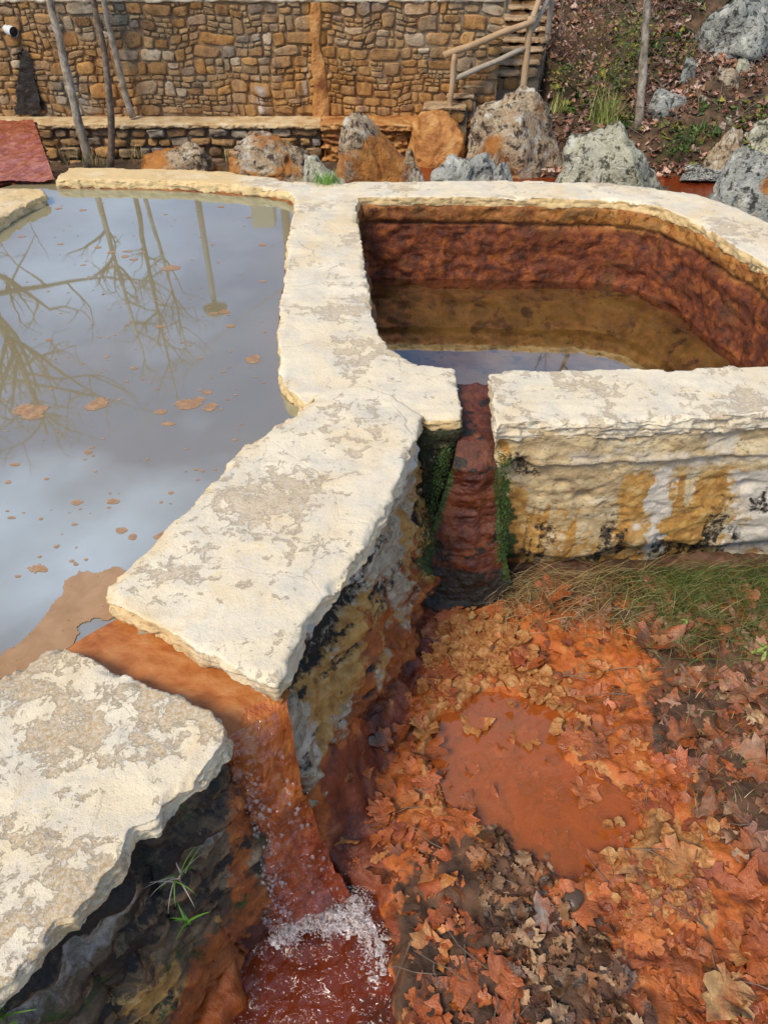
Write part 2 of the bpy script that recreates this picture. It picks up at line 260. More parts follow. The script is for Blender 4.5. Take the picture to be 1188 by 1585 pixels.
c = t.mul(1., oc, t.ramp(n, (.3, (.55, .5, .45)), (.7, (1.3, 1.3, 1.3)))); c = t.mix(t.ma('MULTIPLY', t.ramp(t.noise(11, 7, .65), (.42, 0), (.60, .75)), t.attr('silt')), c, t.ramp(f, (.3, (.24, .045, .008)), (.7, (.46, .13, .026)))); M['leaf_mass'] = t.bsdf(c, t.ramp(t.noise(9, 3), (.4, .24), (.6, .6)), t.bump(t.ma('ADD', n, f), .7, .006))
t = T('blade'); M['blade'] = t.bsdf(t.attr('tone', True), .5, Transmission_Weight=0.)
t = T('white_metal'); M['white_metal'] = t.bsdf((.62, .63, .64), .45); t = T('black_hole'); M['black'] = t.bsdf((.01, .01, .01), .9)
t = T('roof_tile'); M['roof'] = t.bsdf(t.mix(t.noise(3, 6), (.22, .13, .08), (.34, .25, .18)), .85); t = T('house_wall'); M['house'] = t.bsdf(t.mix(t.noise(3), (.42, .34, .22), (.50, .42, .30)), .9)
t = T('pole_metal'); M['pole'] = t.bsdf((.16, .15, .13), .6); t = T('window_glass'); M['glass'] = t.bsdf((.03, .035, .04), .05)

# ------------------------------------------------------------------ object helpers
WL = {}
def link(name, mesh, parent=None, loc=(0, 0, 0)):
    o = bpy.data.objects.new(name, mesh); COL.objects.link(o); o.location = loc
    if parent: o.parent = parent; WL[o.name] = np.asarray(WL[parent.name]) + np.asarray(loc)
    else: WL[o.name] = np.asarray(loc, float)
    return o
def tag(o, label=None, cat=None, group=None, kind=None):
    if label: o['label'] = label
    if cat: o['category'] = cat; o['kind'] = 'thing'
    if group: o['group'] = group
    if kind: o['kind'] = kind
    return o
def thing(name, loc, label, cat, group=None): return tag(link(name, None, None, loc), label, cat, group)
def mesh(name, V, F, mat, smooth=True, attrs=None, tone=None):
    m = bpy.data.meshes.new(name); m.from_pydata(V if isinstance(V, list) else np.asarray(V).tolist(), [], F if isinstance(F, list) else np.asarray(F).tolist()); m.materials.append(mat)
    m.polygons.foreach_set('use_smooth', [smooth]*len(m.polygons))
    for k, a in (attrs or {}).items(): m.attributes.new(k, 'FLOAT', 'POINT').data.foreach_set('value', np.clip(np.asarray(a, np.float32), 0, 1))
    if tone is not None:
        c = np.ones((len(m.vertices), 4), np.float32); c[:, :3] = tone; m.attributes.new('tone', 'FLOAT_COLOR', 'POINT').data.foreach_set('color', c.ravel())
    m.update(); return m
def put(name, V, F, mat, parent=None, smooth=True, attrs=None, tone=None):       # V in world coordinates
    V = np.asarray(V, float)
    if parent: return link(name, mesh(name, V - WL[parent.name], F, mat, smooth, attrs, tone), parent)
    o = np.array([V[:, 0].mean(), V[:, 1].mean(), V[:, 2].min()]); return link(name, mesh(name, V - o, F, mat, smooth, attrs, tone), None, o)
def grid(nu, nv):
    i = np.arange(nu*nv).reshape(nv, nu); return np.stack([i[:-1, :-1], i[:-1, 1:], i[1:, 1:], i[1:, :-1]], -1).reshape(-1, 4)
def normals(V, F):
    F = np.asarray(F); n = np.cross(V[F[:, 2]]-V[F[:, 0]], V[F[:, -1]]-V[F[:, 1]]); N = np.zeros_like(V)
    for k in range(F.shape[1]): np.add.at(N, F[:, k], n)
    return N/np.maximum(np.linalg.norm(N, axis=1), 1e-9)[:, None]
def smoothv(V, F, it=2, f=.5):
    F = np.asarray(F); e = np.concatenate([F[:, [0, 1]], F[:, [1, 2]], F[:, [2, 3]], F[:, [3, 0]]])
    for _ in range(it):
        A = np.zeros_like(V); c = np.zeros(len(V)); np.add.at(A, e[:, 0], V[e[:, 1]]); np.add.at(A, e[:, 1], V[e[:, 0]]); np.add.at(c, e[:, 0], 1); np.add.at(c, e[:, 1], 1)
        V = V*(1-f) + f*A/np.maximum(c, 1)[:, None]
    return V
def dense(poly, step, jit=0., sc=6, s=1):
    out = []
    for i in range(len(poly)):
        a, b = np.array(poly[i], float), np.array(poly[(i+1) % len(poly)], float); n = max(1, int(np.linalg.norm(b-a)/step))
        for k in range(n): out.append(a + (b-a)*k/n)
    P = np.array(out)
    if jit:
        d = np.roll(P, -1, 0)-np.roll(P, 1, 0); nn = np.stack([d[:, 1], -d[:, 0]], 1); nn /= np.maximum(np.linalg.norm(nn, axis=1), 1e-9)[:, None]
        Q = np.c_[P, np.zeros(len(P))]; P = P + nn*(jit*fbm(Q, sc, 5, s, .6))[:, None]
    return P
def voxel(V, F, vs):
    m = bpy.data.meshes.new('tmp'); m.from_pydata([tuple(v) for v in V], [], F); o = bpy.data.objects.new('tmp', m); COL.objects.link(o)
    md = o.modifiers.new('r', 'REMESH'); md.mode = 'VOXEL'; md.voxel_size = vs
    dg = bpy.context.evaluated_depsgraph_get(); e = o.evaluated_get(dg); r = bpy.data.meshes.new_from_object(e)
    A = np.empty(len(r.vertices)*3); r.vertices.foreach_get('co', A); Fq = np.array([list(p.vertices) if len(p.vertices) == 4 else list(p.vertices)+[p.vertices[-1]] for p in r.polygons])
    bpy.data.objects.remove(o); bpy.data.meshes.remove(m); bpy.data.meshes.remove(r); return A.reshape(-1, 3), Fq
def prism(poly, z0, z1, vs, it=2):
    bm = bmesh.new(); lo = [bm.verts.new((x, y, z0)) for x, y in poly]; hi = [bm.verts.new((x, y, z1)) for x, y in poly]; n = len(poly)
    for tr in tessellate_polygon([[Vector((x, y, 0)) for x, y in poly]]): bm.faces.new([hi[k] for k in tr]); bm.faces.new([lo[k] for k in tr])
    for i in range(n): bm.faces.new((lo[i], lo[(i+1) % n], hi[(i+1) % n], hi[i]))
    bmesh.ops.recalc_face_normals(bm, faces=bm.faces); bm.verts.index_update()
    V = [tuple(v.co) for v in bm.verts]; F = [[v.index for v in f.verts] for f in bm.faces]; bm.free()
    A, Q = voxel(V, F, vs); return smoothv(A, Q, it), Q
def fix(F): return [list(dict.fromkeys(f)) for f in np.asarray(F).tolist()]
def ccw(p): 
    p = np.asarray(p); a = np.sum(p[:, 0]*np.roll(p[:, 1], -1)-np.roll(p[:, 0], -1)*p[:, 1]); return p if a > 0 else p[::-1]
def strata(V, th, sc, s, tilt=0.):                         # thin broken beds: every bed steps in or out by its own amount
    zz = V[:, 2]/th + .9*fbm(V, 5, 3, s) + tilt; k = np.floor(zz); f = zz-k; out = 1.5*fbm(np.c_[V[:, 0]*1., V[:, 1]*1., k*7.31/sc], sc, 4, s+1, .6)
    return out - 1.1*np.exp(-(np.minimum(f, 1-f)/.16)**2) + .45*fbm(V, 26, 4, s+2, .6)
def slab(name, poly, thick, vs, mat, parent, jit=.02, top=.004, side=.012, s=1, stainf=None, z=0.):
    P = dense(dense(ccw(poly), vs*2, jit*.7, 5, s), vs*2, jit*.32, 26, s+3); V, F = prism(P, z-thick, z, vs, 1); N = normals(V, F)
    up = sst(.3, .9, N[:, 2])[:, None]
    V = V + N*(up[:, 0]*top*(fbm(V, 3, 3, s+5)+.7*ridge(V, 9, 4, s+6)) + (1-up[:, 0])*side*strata(V, .021, 11, s+7))[:, None]
    if vs < .013:                                             # broken corners along the upper edge
        ed = polysd(V[:, :2], P[::3]); chip = sst(.12, .35, fbm(V*[1, 1, 0], 8, 4, s+9))*sst(.03, .004, ed)*sst(z-.03, z-.004, V[:, 2]); V[:, 2] -= chip*(.010+.012*np.abs(fbm(V, 20, 3, s+10)))
    st = stainf(V, N) if stainf else np.zeros(len(V)); return put(name, V, fix(F), mat, parent, True, {'stain': st})
def tube(path, rad, sides=7, wob=0., seed=0, cap=True):
    path = np.asarray(path, float); n = len(path); V = []; F = []; rad = np.broadcast_to(rad, n); rr = random.Random(seed)
    t = np.gradient(path, axis=0); t /= np.linalg.norm(t, axis=1)[:, None]; a = np.array([1., 0, 0]) if abs(t[0, 0]) < .8 else np.array([0, 1., 0])
    for i in range(n):
        u = np.cross(t[i], a); u /= np.linalg.norm(u); w = np.cross(t[i], u); a = np.cross(u, t[i])
        for k in range(sides):
            an = 2*math.pi*k/sides; V.append(path[i] + (u*math.cos(an)+w*math.sin(an))*rad[i]*(1+wob*(rr.random()-.5)))
    for i in range(n-1):
        for k in range(sides): F.append([i*sides+k, i*sides+(k+1) % sides, (i+1)*sides+(k+1) % sides, (i+1)*sides+k])
    if cap: F.append(list(range(sides))[::-1]); F.append([(n-1)*sides+k for k in range(sides)])
    return V, F
def joinm(parts):
    V = []; F = []; o = 0
    for v, f in parts:
        v = np.asarray(v, float); V.append(v); F += [[i+o for i in q] for q in f] if o else [list(q) for q in f]; o += len(v)
    return np.concatenate(V), F
def box(c, s, rz=0, jit=0, rnd=None):
    V = []; 
    for dz in (-1, 1):
        for dx, dy in ((-1, -1), (1, -1), (1, 1), (-1, 1)):
            x, y = dx*s[0]/2, dy*s[1]/2; j = [(rnd.random()-.5)*jit for _ in range(3)] if rnd else (0, 0, 0)
            V.append((c[0]+x*math.cos(rz)-y*math.sin(rz)+j[0], c[1]+x*math.sin(rz)+y*math.cos(rz)+j[1], c[2]+dz*s[2]/2+j[2]))
    return V, [[3, 2, 1, 0], [4, 5, 6, 7], [0, 1, 5, 4], [1, 2, 6, 5], [2, 3, 7, 6], [3, 0, 4, 7]]

# ================================================================== SETTING: grounds and waters
def sheet(name, poly, z, mat, step=None, zf=None):
    P = [(x, y, z) for x, y in ccw(poly)]; o = put(name, P, [list(range(len(P)))], mat, None, False); return tag(o, kind='structure')
sheet('ground', [(-900, -900), (900, -900), (900, 900), (-900, 900)], -1.35, M['far_ground'])

PUDDLE = [(690, 1095), (720, 1078), (765, 1062), (830, 1068), (868, 1108), (880, 1160), (930, 1200), (985, 1248), (990, 1300), (930, 1345), (880, 1372), (820, 1335), (745, 1280), (690, 1240), (663, 1165)]
PLUNGE = [(378, 1440), (420, 1375), (500, 1345), (575, 1380), (610, 1450), (615, 1540), (600, 1760), (330, 1760), (355, 1600), (372, 1500)]
FLOW = [(650, 900), (700, 905), (690, 990), (640, 1080), (600, 1180), (575, 1290), (590, 1390), (480, 1380), (500, 1290), (505, 1190), (560, 1080), (620, 980)]
SLABA, SLABB = uz(440, 1060)[:2], uz(650, 650)[:2]
def slabdist(X, Y):
    d = SLABB-SLABA; L_ = np.linalg.norm(d); d = d/L_; n = np.array([d[1], -d[0]]); r = np.stack([X-SLABA[0], Y-SLABA[1]], -1); return r @ n, r @ d
PX0 = lambda P, z: px(np.c_[P[:, :2], np.full(len(P), z)])
def gz(X, Y):
    P = np.stack([X, Y, np.zeros_like(X)], -1)
    z = -.965 + .022*fbm(P, 2.5, 4, 11) + .020*fbm(P, 11, 4, 12) + .006*ridge(P, 22, 3, 14)
    z += .05*sst(2.2, 2.6, Y)*sst(.5, .8, X) + .05*sst(1.0, 1.8, X)
    q = PX0(P, -.97)
    nz = 14*fbm(P, 9, 4, 21); sd = polysd(q, PUDDLE)+nz; z = np.where(sd > -60, z+(.02*np.exp(-((sd+14)/16)**2)), z); z = z - (z+1.05)*sst(-6-24*sst(1120, 1250, q[:, 1]), 12+30*sst(1120, 1250, q[:, 1]), sd)
    z += .0*sd
    sp = polysd(q, PLUNGE)+nz; z = z - (z+1.10)*sst(-14, 14, sp)
    d, l = slabdist(X, Y)
    bank = np.exp(-(np.maximum(d, 0)/.10)**2)*sst(-.15, .15, l)*sst(1.6, 1.3, l); z += .34*bank*sst(1.5, -.1, l)*(1+.5*fbm(P, 8, 3, 31))*sst(20, -10, sp)
    sf = polysd(q, FLOW)+nz; z += .030*sst(-30, 30, sf)*ridge(P, 7, 4, 41)*sst(20, -10, sp)
    return z
nx, ny = 440, 320; X, Y = np.meshgrid(np.linspace(-1.25, 2.15, nx), np.linspace(.15, 2.68, ny)); X = X.ravel(); Y = Y.ravel(); Z = gz(X, Y)
P = np.c_[X, Y, Z]; a = {}
sdp = polysd(px(P), PUDDLE) + 12*fbm(P, 9, 4, 21)
a['brown'] = np.maximum(pmask(P, [(930, 930), (1240, 920), (1240, 1330), (1130, 1300), (1060, 1190), (1000, 1060)], 30, 40, 6, 51), .95*pmask(P, [(690, 1275), (760, 1290), (860, 1390), (960, 1440), (1020, 1600), (560, 1620), (600, 1420), (640, 1300)], 30, 40, 6, 52))
a['brown'] = np.maximum(a['brown'], sst(2.36, 2.48, Y+.06*fbm(P, 7, 3, 62))*sst(.55, .7, X))
a['red'] = pmask(P, FLOW, 26, 30, 8, 53); a['red'] = np.maximum(a['red'], pmask(P, [(650, 880), (790, 880), (780, 930), (650, 940)], 20, 20, 9, 54)*.9)
a['crust'] = np.maximum.reduce([pmask(P, [(690, 960), (770, 955), (815, 1020), (830, 1060), (760, 1060), (690, 1090), (670, 1030)], 8, 26, 10, 55), .95*pmask(P, [(830, 1065), (870, 1085), (900, 1170), (885, 1180), (862, 1120)], 6, 14, 12, 56),
    .8*pmask(P, [(930, 1290), (1010, 1260), (1090, 1330), (1120, 1440), (1060, 1420), (960, 1370)], 12, 36, 9, 57), .8*sst(.15, .4, fbm(P, 5, 5, 58))*sst(-60, -5, sdp)])*sst(6, -4, sdp)
a['dark'] = np.maximum.reduce([sst(.30, .55, fbm(P, 4, 5, 59))*.5*a['brown'], .5*sst(.12, .45, fbm(P, 7, 5, 63))*sst(-4, -24, sdp)*sst(1030, 1120, px(P)[:, 1]), .85*pmask(P, [(655, 850), (790, 850), (780, 905), (655, 905)], 20, 24, 12, 60)])  # broad dark noise paints shade into the gaps between leaves
a['wet'] = np.clip(.55+.5*fbm(P, 4, 3, 61)-.5*a['brown']+.3*a['red'], 0, 1)
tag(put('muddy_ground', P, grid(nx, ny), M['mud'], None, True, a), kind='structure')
sheet('puddle_water', dense(xy(PUDDLE, -.992), .03, .0)*1.0, -.992, M['puddle_water'])
def gsheet(name, fn, nu, nv, mat, attrs=None, kind='structure', parent=None):
    s, t_ = np.meshgrid(np.linspace(0, 1, nu), np.linspace(0, 1, nv)); V = fn(s.ravel(), t_.ravel()); a = attrs(V, s.ravel(), t_.ravel()) if attrs else None
    o = put(name, V, grid(nu, nv), mat, parent, True, a); return tag(o, kind=kind) if kind else o
def plung(s, t_):
    a_, b_, c_, d_ = (uz(340, 1330, -1.03), uz(640, 1330, -1.03), uz(660, 1800, -1.03), uz(300, 1800, -1.03))
    V = (1-t_)[:, None]*((1-s)[:, None]*a_ + s[:, None]*b_) + t_[:, None]*((1-s)[:, None]*d_ + s[:, None]*c_)
    r = np.hypot(V[:, 0]+.25, V[:, 1]-1.02); V[:, 2] += .010*np.sin(r*70)*np.exp(-r*4) + .008*fbm(V, 16, 3, 71); return V
gsheet('plunge_pool_water', plung, 70, 70, M['plunge_water'])

# ------------------------------------------------------------------ the milky pool, outlet channel and fall
PW = -.07
pool = [uz(60, 276, PW)[:2], uz(300, 277, PW)[:2], uz(455, 284, PW)[:2], uz(500, 320, PW)[:2], uz(480, 500, PW)[:2], uz(480, 590, PW)[:2], uz(520, 640, PW)[:2], uz(330, 860, PW)[:2], uz(250, 940, PW)[:2], uz(60, 1040, PW)[:2], uz(-60, 1180, PW)[:2], (-3.8, .9), (-4.4, 3.6), (-3.4, 5.4)]
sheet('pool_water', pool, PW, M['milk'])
def chan(s, t_):
    z0 = -.085; a_, b_, c_, d_ = uz(80, 1022, z0), uz(235, 935, z0), uz(452, 1072, z0), uz(338, 1142, z0)
    V = (1-t_)[:, None]*((1-s)[:, None]*a_ + s[:, None]*b_) + t_[:, None]*((1-s)[:, None]*d_ + s[:, None]*c_)
    V[:, 2] = -.067 - .030*t_ - .02*sst(.9, 1, t_) + .004*fbm(V, 7, 3, 81)
    led = sst(.80, .86, s + .05*fbm(V, 6, 3, 82))*sst(.12, .3, t_); V[:, 2] += .022*led + .012*sst(.90, .95, s+.03*fbm(V, 8, 3, 83))*sst(.12, .3, t_)
    return V
gsheet('outlet_channel', chan, 60, 110, M['channel'], lambda V, s, t_: {'edge': np.maximum(sst(.78, .84, s+.05*fbm(V, 6, 3, 82))*sst(.12, .3, t_), sst(.14, .04, s+.03*fbm(V, 9, 3, 84))*.8)})
def fall(s, t_):
    rows = [(0, (340, 1112), (448, 1068), -.095), (.06, (349, 1140), (444, 1090), -.115), (.14, (352, 1168), (450, 1122), -.18), (.25, (356, 1205), (458, 1165), -.30), (.5, (365, 1290), (480, 1250), -.58), (.75, (374, 1370), (512, 1325), -.86), (1, (384, 1440), (555, 1400), -1.06)]
    T_ = np.array([r[0] for r in rows]); Lp = np.array([uz(*r[1], r[3]) for r in rows]); Rp = np.array([uz(*r[2], r[3]) for r in rows])
    A = np.stack([np.interp(t_, T_, Lp[:, k]) for k in range(3)], -1); B = np.stack([np.interp(t_, T_, Rp[:, k]) for k in range(3)], -1)
    V = A*(1-s)[:, None]+B*s[:, None]; w = sst(.05, .25, t_)
    V[:, 1] -= w*(.045*np.sin(math.pi*s) + .030*fbm(V, 7, 4, 91) + .016*ridge(V*[2, 2, .8], 9, 4, 92)); return V
M['film'] = clear_water('falling_water', (1, .96, .93), .0, (1, 1, 1), 1., 26, .022, .09)
def filmf(s, t_):
    V = fall(.06+.80*s, .05+.95*t_); V[:, 1] -= .014+.012*np.abs(fbm(V*[1.6, 1.6, .7], 16, 4, 94)); return V
gsheet('falling_water', filmf, 70, 140, M['film'])
gsheet('waterfall', fall, 80, 150, M['fall'], lambda V, s, t_: {'low': sst(.35, .8, t_+.15*fbm(V, 6, 3, 93))})

# red inlet channel beyond the pool
def inlet(s, t_):
    a_, b_, c_, d_ = uz(-120, 186, -.03), uz(52, 186, -.03), uz(86, 282, -.05), uz(-130, 286, -.05)
    V = (1-t_)[:, None]*((1-s)[:, None]*a_ + s[:, None]*b_) + t_[:, None]*((1-s)[:, None]*d_ + s[:, None]*c_)
    V[:, 2] = -.028-.016*t_+.012*fbm(V*[1, .5, 1], 9, 4, 101)+.014*ridge(V*[1, .5, 1], 7, 4, 102); return V
gsheet('inlet_channel_water', inlet, 70, 90, M['redwater'])
INLET = [(-115, 188), (54, 187), (80, 280), (-125, 284)]

# ------------------------------------------------------------------ sunken basin floor and water
def bfloor(s, t_):
    V = np.stack([-.35+3.6*s, 2.75+3.1*t_, 0*s], -1); V[:, 2] = -.84+.03*fbm(V, 1.5, 4, 111)+.012*fbm(V, 7, 4, 112)
    e = polysd(V[:, :2], xy([(575, 330), (1000, 330), (1130, 400), (1250, 560), (640, 560)])); V[:, 2] += .16*sst(.12, -.1, e); return V
t = T('basin_floor'); n = t.noise(3.5, 7, .62, .3); c = t.ramp(n, (.3, (.045, .022, .008)), (.5, (.18, .105, .03)), (.72, (.30, .19, .06)))
c = t.mix(t.ramp(t.noise(8, 6, .6), (.56, 0), (.62, .85)), c, (.035, .02, .01)); M['basin_floor'] = t.bsdf(c, .8, t.bump(t.noise(30, 5), .5, .02))
gsheet('basin_floor', bfloor, 110, 100, M['basin_floor'])
sheet('basin_water', [uz(u, v, -.62)[:2] for u, v in [(560, 420), (900, 415), (1090, 470), (1330, 560), (1330, 700), (750, 700), (640, 640), (570, 560)]], -.62, M['basin_water'])

# ------------------------------------------------------------------ ditch behind the pools, hillside
def hz(X, Y):
    P = np.stack([X, Y, 0*X], -1); z = -.62 + .05*fbm(P, 2, 4, 121) + .02*fbm(P, 9, 3, 122)
    rise = np.maximum(0, Y - 8.45 - .25*fbm(P, .9, 3, 123) + .40*sst(2.2, 3.6, X))
    z += sst(1.50, 1.95, X+.06*fbm(P, 3, 3, 124))*(.62*rise + .10*fbm(P, 2.2, 5, 125)*sst(0, .5, rise))
    return z + .20*sst(3.4, 4.7, X)
nx, ny = 260, 150; X, Y = np.meshgrid(np.linspace(-5., 5.9, nx), np.linspace(5.72, 12.5, ny)); X = X.ravel(); Y = Y.ravel()
tag(put('hillside', np.c_[X, Y, hz(X, Y)], grid(nx, ny), M['earth'], None, True), kind='structure')
sheet('stream_water', [(.0, 6.0), (4.3, 6.0), (4.4, 7.7), (2.9, 8.1), (1.57, 8.3), (.5, 8.5), (.1, 8.0)], -.585, M['stream_water'])
sheet('upper_terrace', [(-60, 9.2), (1.0, 9.2), (1.0, 10.4), (-1, 12), (-1, 80), (-60, 80)], .69, M['far_ground'])

# ================================================================== POOL WALLS
RIM = [(105, 259), (200, 260), (300, 262), (350, 266), (400, 272), (450, 279), (500, 283), (560, 281), (700, 279), (880, 281), (950, 284), (1000, 289), (1080, 302), (1140, 322), (1188, 345), (1260, 385), (1370, 440), (1460, 560), (1460, 640), (1330, 640), (1310, 560), (1240, 455), (1188, 409), (1140, 385), (1085, 346), (1020, 319), (949, 309), (758, 305), (600, 304), (556, 305), (552, 315), (553, 340), (560, 380), (568, 430), (578, 490), (600, 540), (640, 563), (702, 571), (712, 600), (716, 646), (656, 650), (563, 606), (498, 608), (472, 625), (455, 608), (437, 595), (430, 570), (430, 500), (440, 420), (452, 330), (455, 305), (440, 296), (400, 290), (300, 282), (200, 278), (84, 277)]
def inset(poly, d):
    p = ccw(poly); a = np.roll(p, 1, 0); b = np.roll(p, -1, 0); e1 = p-a; e2 = b-p
    n1 = np.stack([-e1[:, 1], e1[:, 0]], 1)/np.linalg.norm(e1, axis=1)[:, None]; n2 = np.stack([-e2[:, 1], e2[:, 0]], 1)/np.linalg.norm(e2, axis=1)[:, None]
    n = n1+n2; n /= np.maximum(np.linalg.norm(n, axis=1), .3)[:, None]; return p+n*d
rim = thing('pool_wall', (*uz(500, 400)[:2], -1.), 'cream limestone topped wall dividing the milky pool from the rust-red sunken basin', 'wall')
def rstain(V, N):
    q = px(V); side = sst(.75, .3, N[:, 2]); pool_side = sst(.5, .0, V[:, 0]+.35)*sst(3.2, 3.6, V[:, 1])
    return np.clip(side*.9 + .75*sst(-2.0, -.5, -V[:, 0]-1.2)*0 + .8*sst(-.7, -1.3, V[:, 0]) + .30*fbm(V, 4, 4, 5)*pool_side + .35*sst(.12, -.02, polysd(V[:, :2], xy(RIM)))*pool_side, 0, 1)
slab('coping', xy(RIM), .075, .011, M['coping_far'], rim, .018, .006, .009, 131, rstain)
V, F = prism(dense(inset(xy(RIM), .015), .03, .012, 5, 7), -1.12, -.05, .0155, 1); N = normals(V, F)
sd = sst(.4, .1, np.abs(N[:, 2])); gro = np.exp(-((V[:, 2]+.185+.012*fbm(V, 2, 3, 6))/.012)**2)
V = V + N*(sd*(.022*fbm(V*[1, 1, 2.2], 5, 5, 141, .58) + .016*ridge(V*[1, 1, 1.8], 3.2, 5, 142) + .007*strata(V, .12, 3, 145) + .012*fbm(V, 11, 4, 146, .6) - .03*gro + .014*sst(-.20, -.17, V[:, 2])))[:, None]
put('body', V, fix(F), M['lining'], rim, True, {'dark': .8*sst(2.80, 2.70, V[:, 1])*sst(.42, .38, V[:, 0]), 'upper': sst(-.235, -.15, V[:, 2]+.03*fbm(V, 5, 4, 8))*np.clip(.32+.62*sst(.2, 1.5, V[:, 0])+.35*fbm(V, 3, 4, 9), 0, 1)})  # dark: black moss and painted shade in the corner left of the chute

NEAR = [(457, 643), (478, 622), (497, 603), (530, 598), (563, 598), (610, 620), (652, 648), (648, 672), (632, 710), (605, 765), (565, 850), (520, 905), (478, 960), (450, 1035), (428, 1064), (400, 1058), (300, 1003), (205, 948), (172, 928), (172, 912), (205, 882), (235, 850), (262, 818), (330, 752), (380, 692), (425, 660)]
nw = thing('pool_wall', (*uz(420, 850)[:2], -1.1), 'long near slab-topped wall between the milky pool and the leafy puddle', 'wall')
slab('coping', xy(NEAR), .085, .008, M['coping'], nw, .020, .006, .010, 151, lambda V, N: np.clip(sst(.6, .2, N[:, 2])*.45 + .45*sst(.09, .0, polysd(V[:, :2], xy(NEAR)))*sst(.05, -.1, slabdist(V[:, 0], V[:, 1])[0]+.28)+.12*fbm(V, 5, 4, 3), 0, 1), .014)
body = inset(xy(NEAR), .022); V, F = prism(dense(body, .03, .0, 5, 7), -1.14, -.045, .0105, 1); N = normals(V, F)
d, l = slabdist(V[:, 0], V[:, 1]); ax = np.c_[l*1.6, d*3, V[:, 2]*5.5 + l*.9]; sd = sst(.5, .15, np.abs(N[:, 2])); face = sst(.3, .7, N[:, 0])
deep = sst(-.08, -.9, V[:, 2])
V = V + N*(sd*(.020*fbm(ax, 1.7, 5, 161) + .020*ridge(ax, 1.1, 4, 162) - .045*sst(.28, .5, fbm(ax*[1, 1, .8], 1.5, 3, 163)) + .016*strata(V, .075, 5, 150, l*2.2)))[:, None]
V = V+N*(sd*(.010*fbm(ax, 7, 4, 158, .6)+.008*ridge(ax, 9, 3, 159)))[:, None]
V[:, 0] += face*deep*.10*(1+.6*fbm(V, 5, 3, 164))
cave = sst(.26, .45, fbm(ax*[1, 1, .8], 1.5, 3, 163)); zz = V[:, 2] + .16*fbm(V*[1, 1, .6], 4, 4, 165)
A = {'white': np.clip(sst(.05, .35, fbm(ax, 1.3, 4, 166))*.8*sst(-.6, -.2, zz), 0, 1), 'ochre': np.clip(sst(-.06, -.35, zz)*.85*sst(-.35, .25, fbm(V*[1, 1, .35], 7, 4, 167)), 0, 1), 'orange': .95*sst(-.40, -.70, zz + .25*sst(.6, 0, l)+.2*fbm(V*[1, 1, .3], 9, 3, 157)),
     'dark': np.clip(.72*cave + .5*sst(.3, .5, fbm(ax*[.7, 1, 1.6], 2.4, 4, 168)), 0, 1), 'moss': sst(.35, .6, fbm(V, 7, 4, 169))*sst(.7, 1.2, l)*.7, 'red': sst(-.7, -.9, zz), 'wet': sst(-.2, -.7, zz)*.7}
endf = sst(.2, -.3, N[:, 1])*sst(.3, -.3, N[:, 0]+0*l); A['orange'] = np.maximum(A['orange'], .8*sst(-.06, -.10, V[:, 2]+.01*fbm(V, 8, 3, 1))*sst(.35, .0, N[:, 0]))
put('body', V, fix(F), M['rock'], nw, True, A)

LEFT = [(85, 1003), (62, 1010), (0, 1060), (-150, 1180), (-320, 1400), (-420, 1800), (-200, 1830), (-60, 1610), (0, 1532), (55, 1480), (85, 1425), (110, 1420), (185, 1330), (200, 1280), (243, 1268), (252, 1242), (310, 1195), (345, 1150), (349, 1128), (332, 1100), (270, 1078), (200, 1048), (130, 1016)]
lw = thing('pool_wall', (*uz(60, 1200)[:2], -1.1), 'patchy worn slab-topped wall in the lower left corner beside the waterfall', 'wall')
slab('coping', xy(LEFT), .08, .007, M['coping_worn'], lw, .016, .007, .011, 171, lambda V, N: np.clip(sst(.6, .2, N[:, 2])*.25+.1*fbm(V, 5, 4, 3), 0, 1))
V, F = prism(dense(inset(xy(LEFT), .035), .03, 0, 5, 7), -1.2, -.045, .011, 1); N = normals(V, F)
e = uz(345, 1140)[:2]-uz(0, 1530)[:2]; e /= np.linalg.norm(e); l = V[:, :2] @ e; d = V[:, :2] @ np.array([e[1], -e[0]]); ax = np.c_[l*1.8, d*3, V[:, 2]*6+l*.6]; sd = sst(.5, .15, np.abs(N[:, 2]))
V = V + N*(sd*(.020*fbm(ax, 1.6, 5, 181)+.020*ridge(ax, 1.2, 4, 182)+.020*strata(V, .085, 5, 180, l*1.2) - .03*np.exp(-((V[:, 2]+.10)/.03)**2) + .09*sst(-.1, -.95, V[:, 2]) + .010*fbm(ax, 7, 4, 188, .6)+.010*ridge(ax, 8, 3, 189)))[:, None]
zz = V[:, 2]+.16*fbm(V*[1, 1, .7], 4, 4, 183)
A = {'white': sst(.2, .45, fbm(ax*[.6, 1, 1.3], 1.8, 4, 184))*.62*sst(-.42, -.15, zz), 'ochre': sst(-.35, -.7, zz)*.8*sst(-.1, .4, fbm(V, 6, 4, 185)), 'orange': np.maximum(sst(-.62, -.95, zz), .8*pmask(V, [(350, 1130), (400, 1130), (390, 1560), (360, 1560)], 10, 10)),
     'dark': np.clip(.62-1.0*sst(.15, .4, fbm(ax*[.6, 1, 1.3], 1.8, 4, 184))-.5*sst(-.45, -.9, zz)+.45*fbm(V, 7, 4, 186), 0, .9), 'moss': np.clip(sst(.3, .6, fbm(V, 8, 4, 187))*.55, 0, 1), 'red': sst(-.9, -1.05, zz), 'wet': np.full(len(V), .35)}
put('body', V, fix(F), M['rock_dark'], lw, True, A)

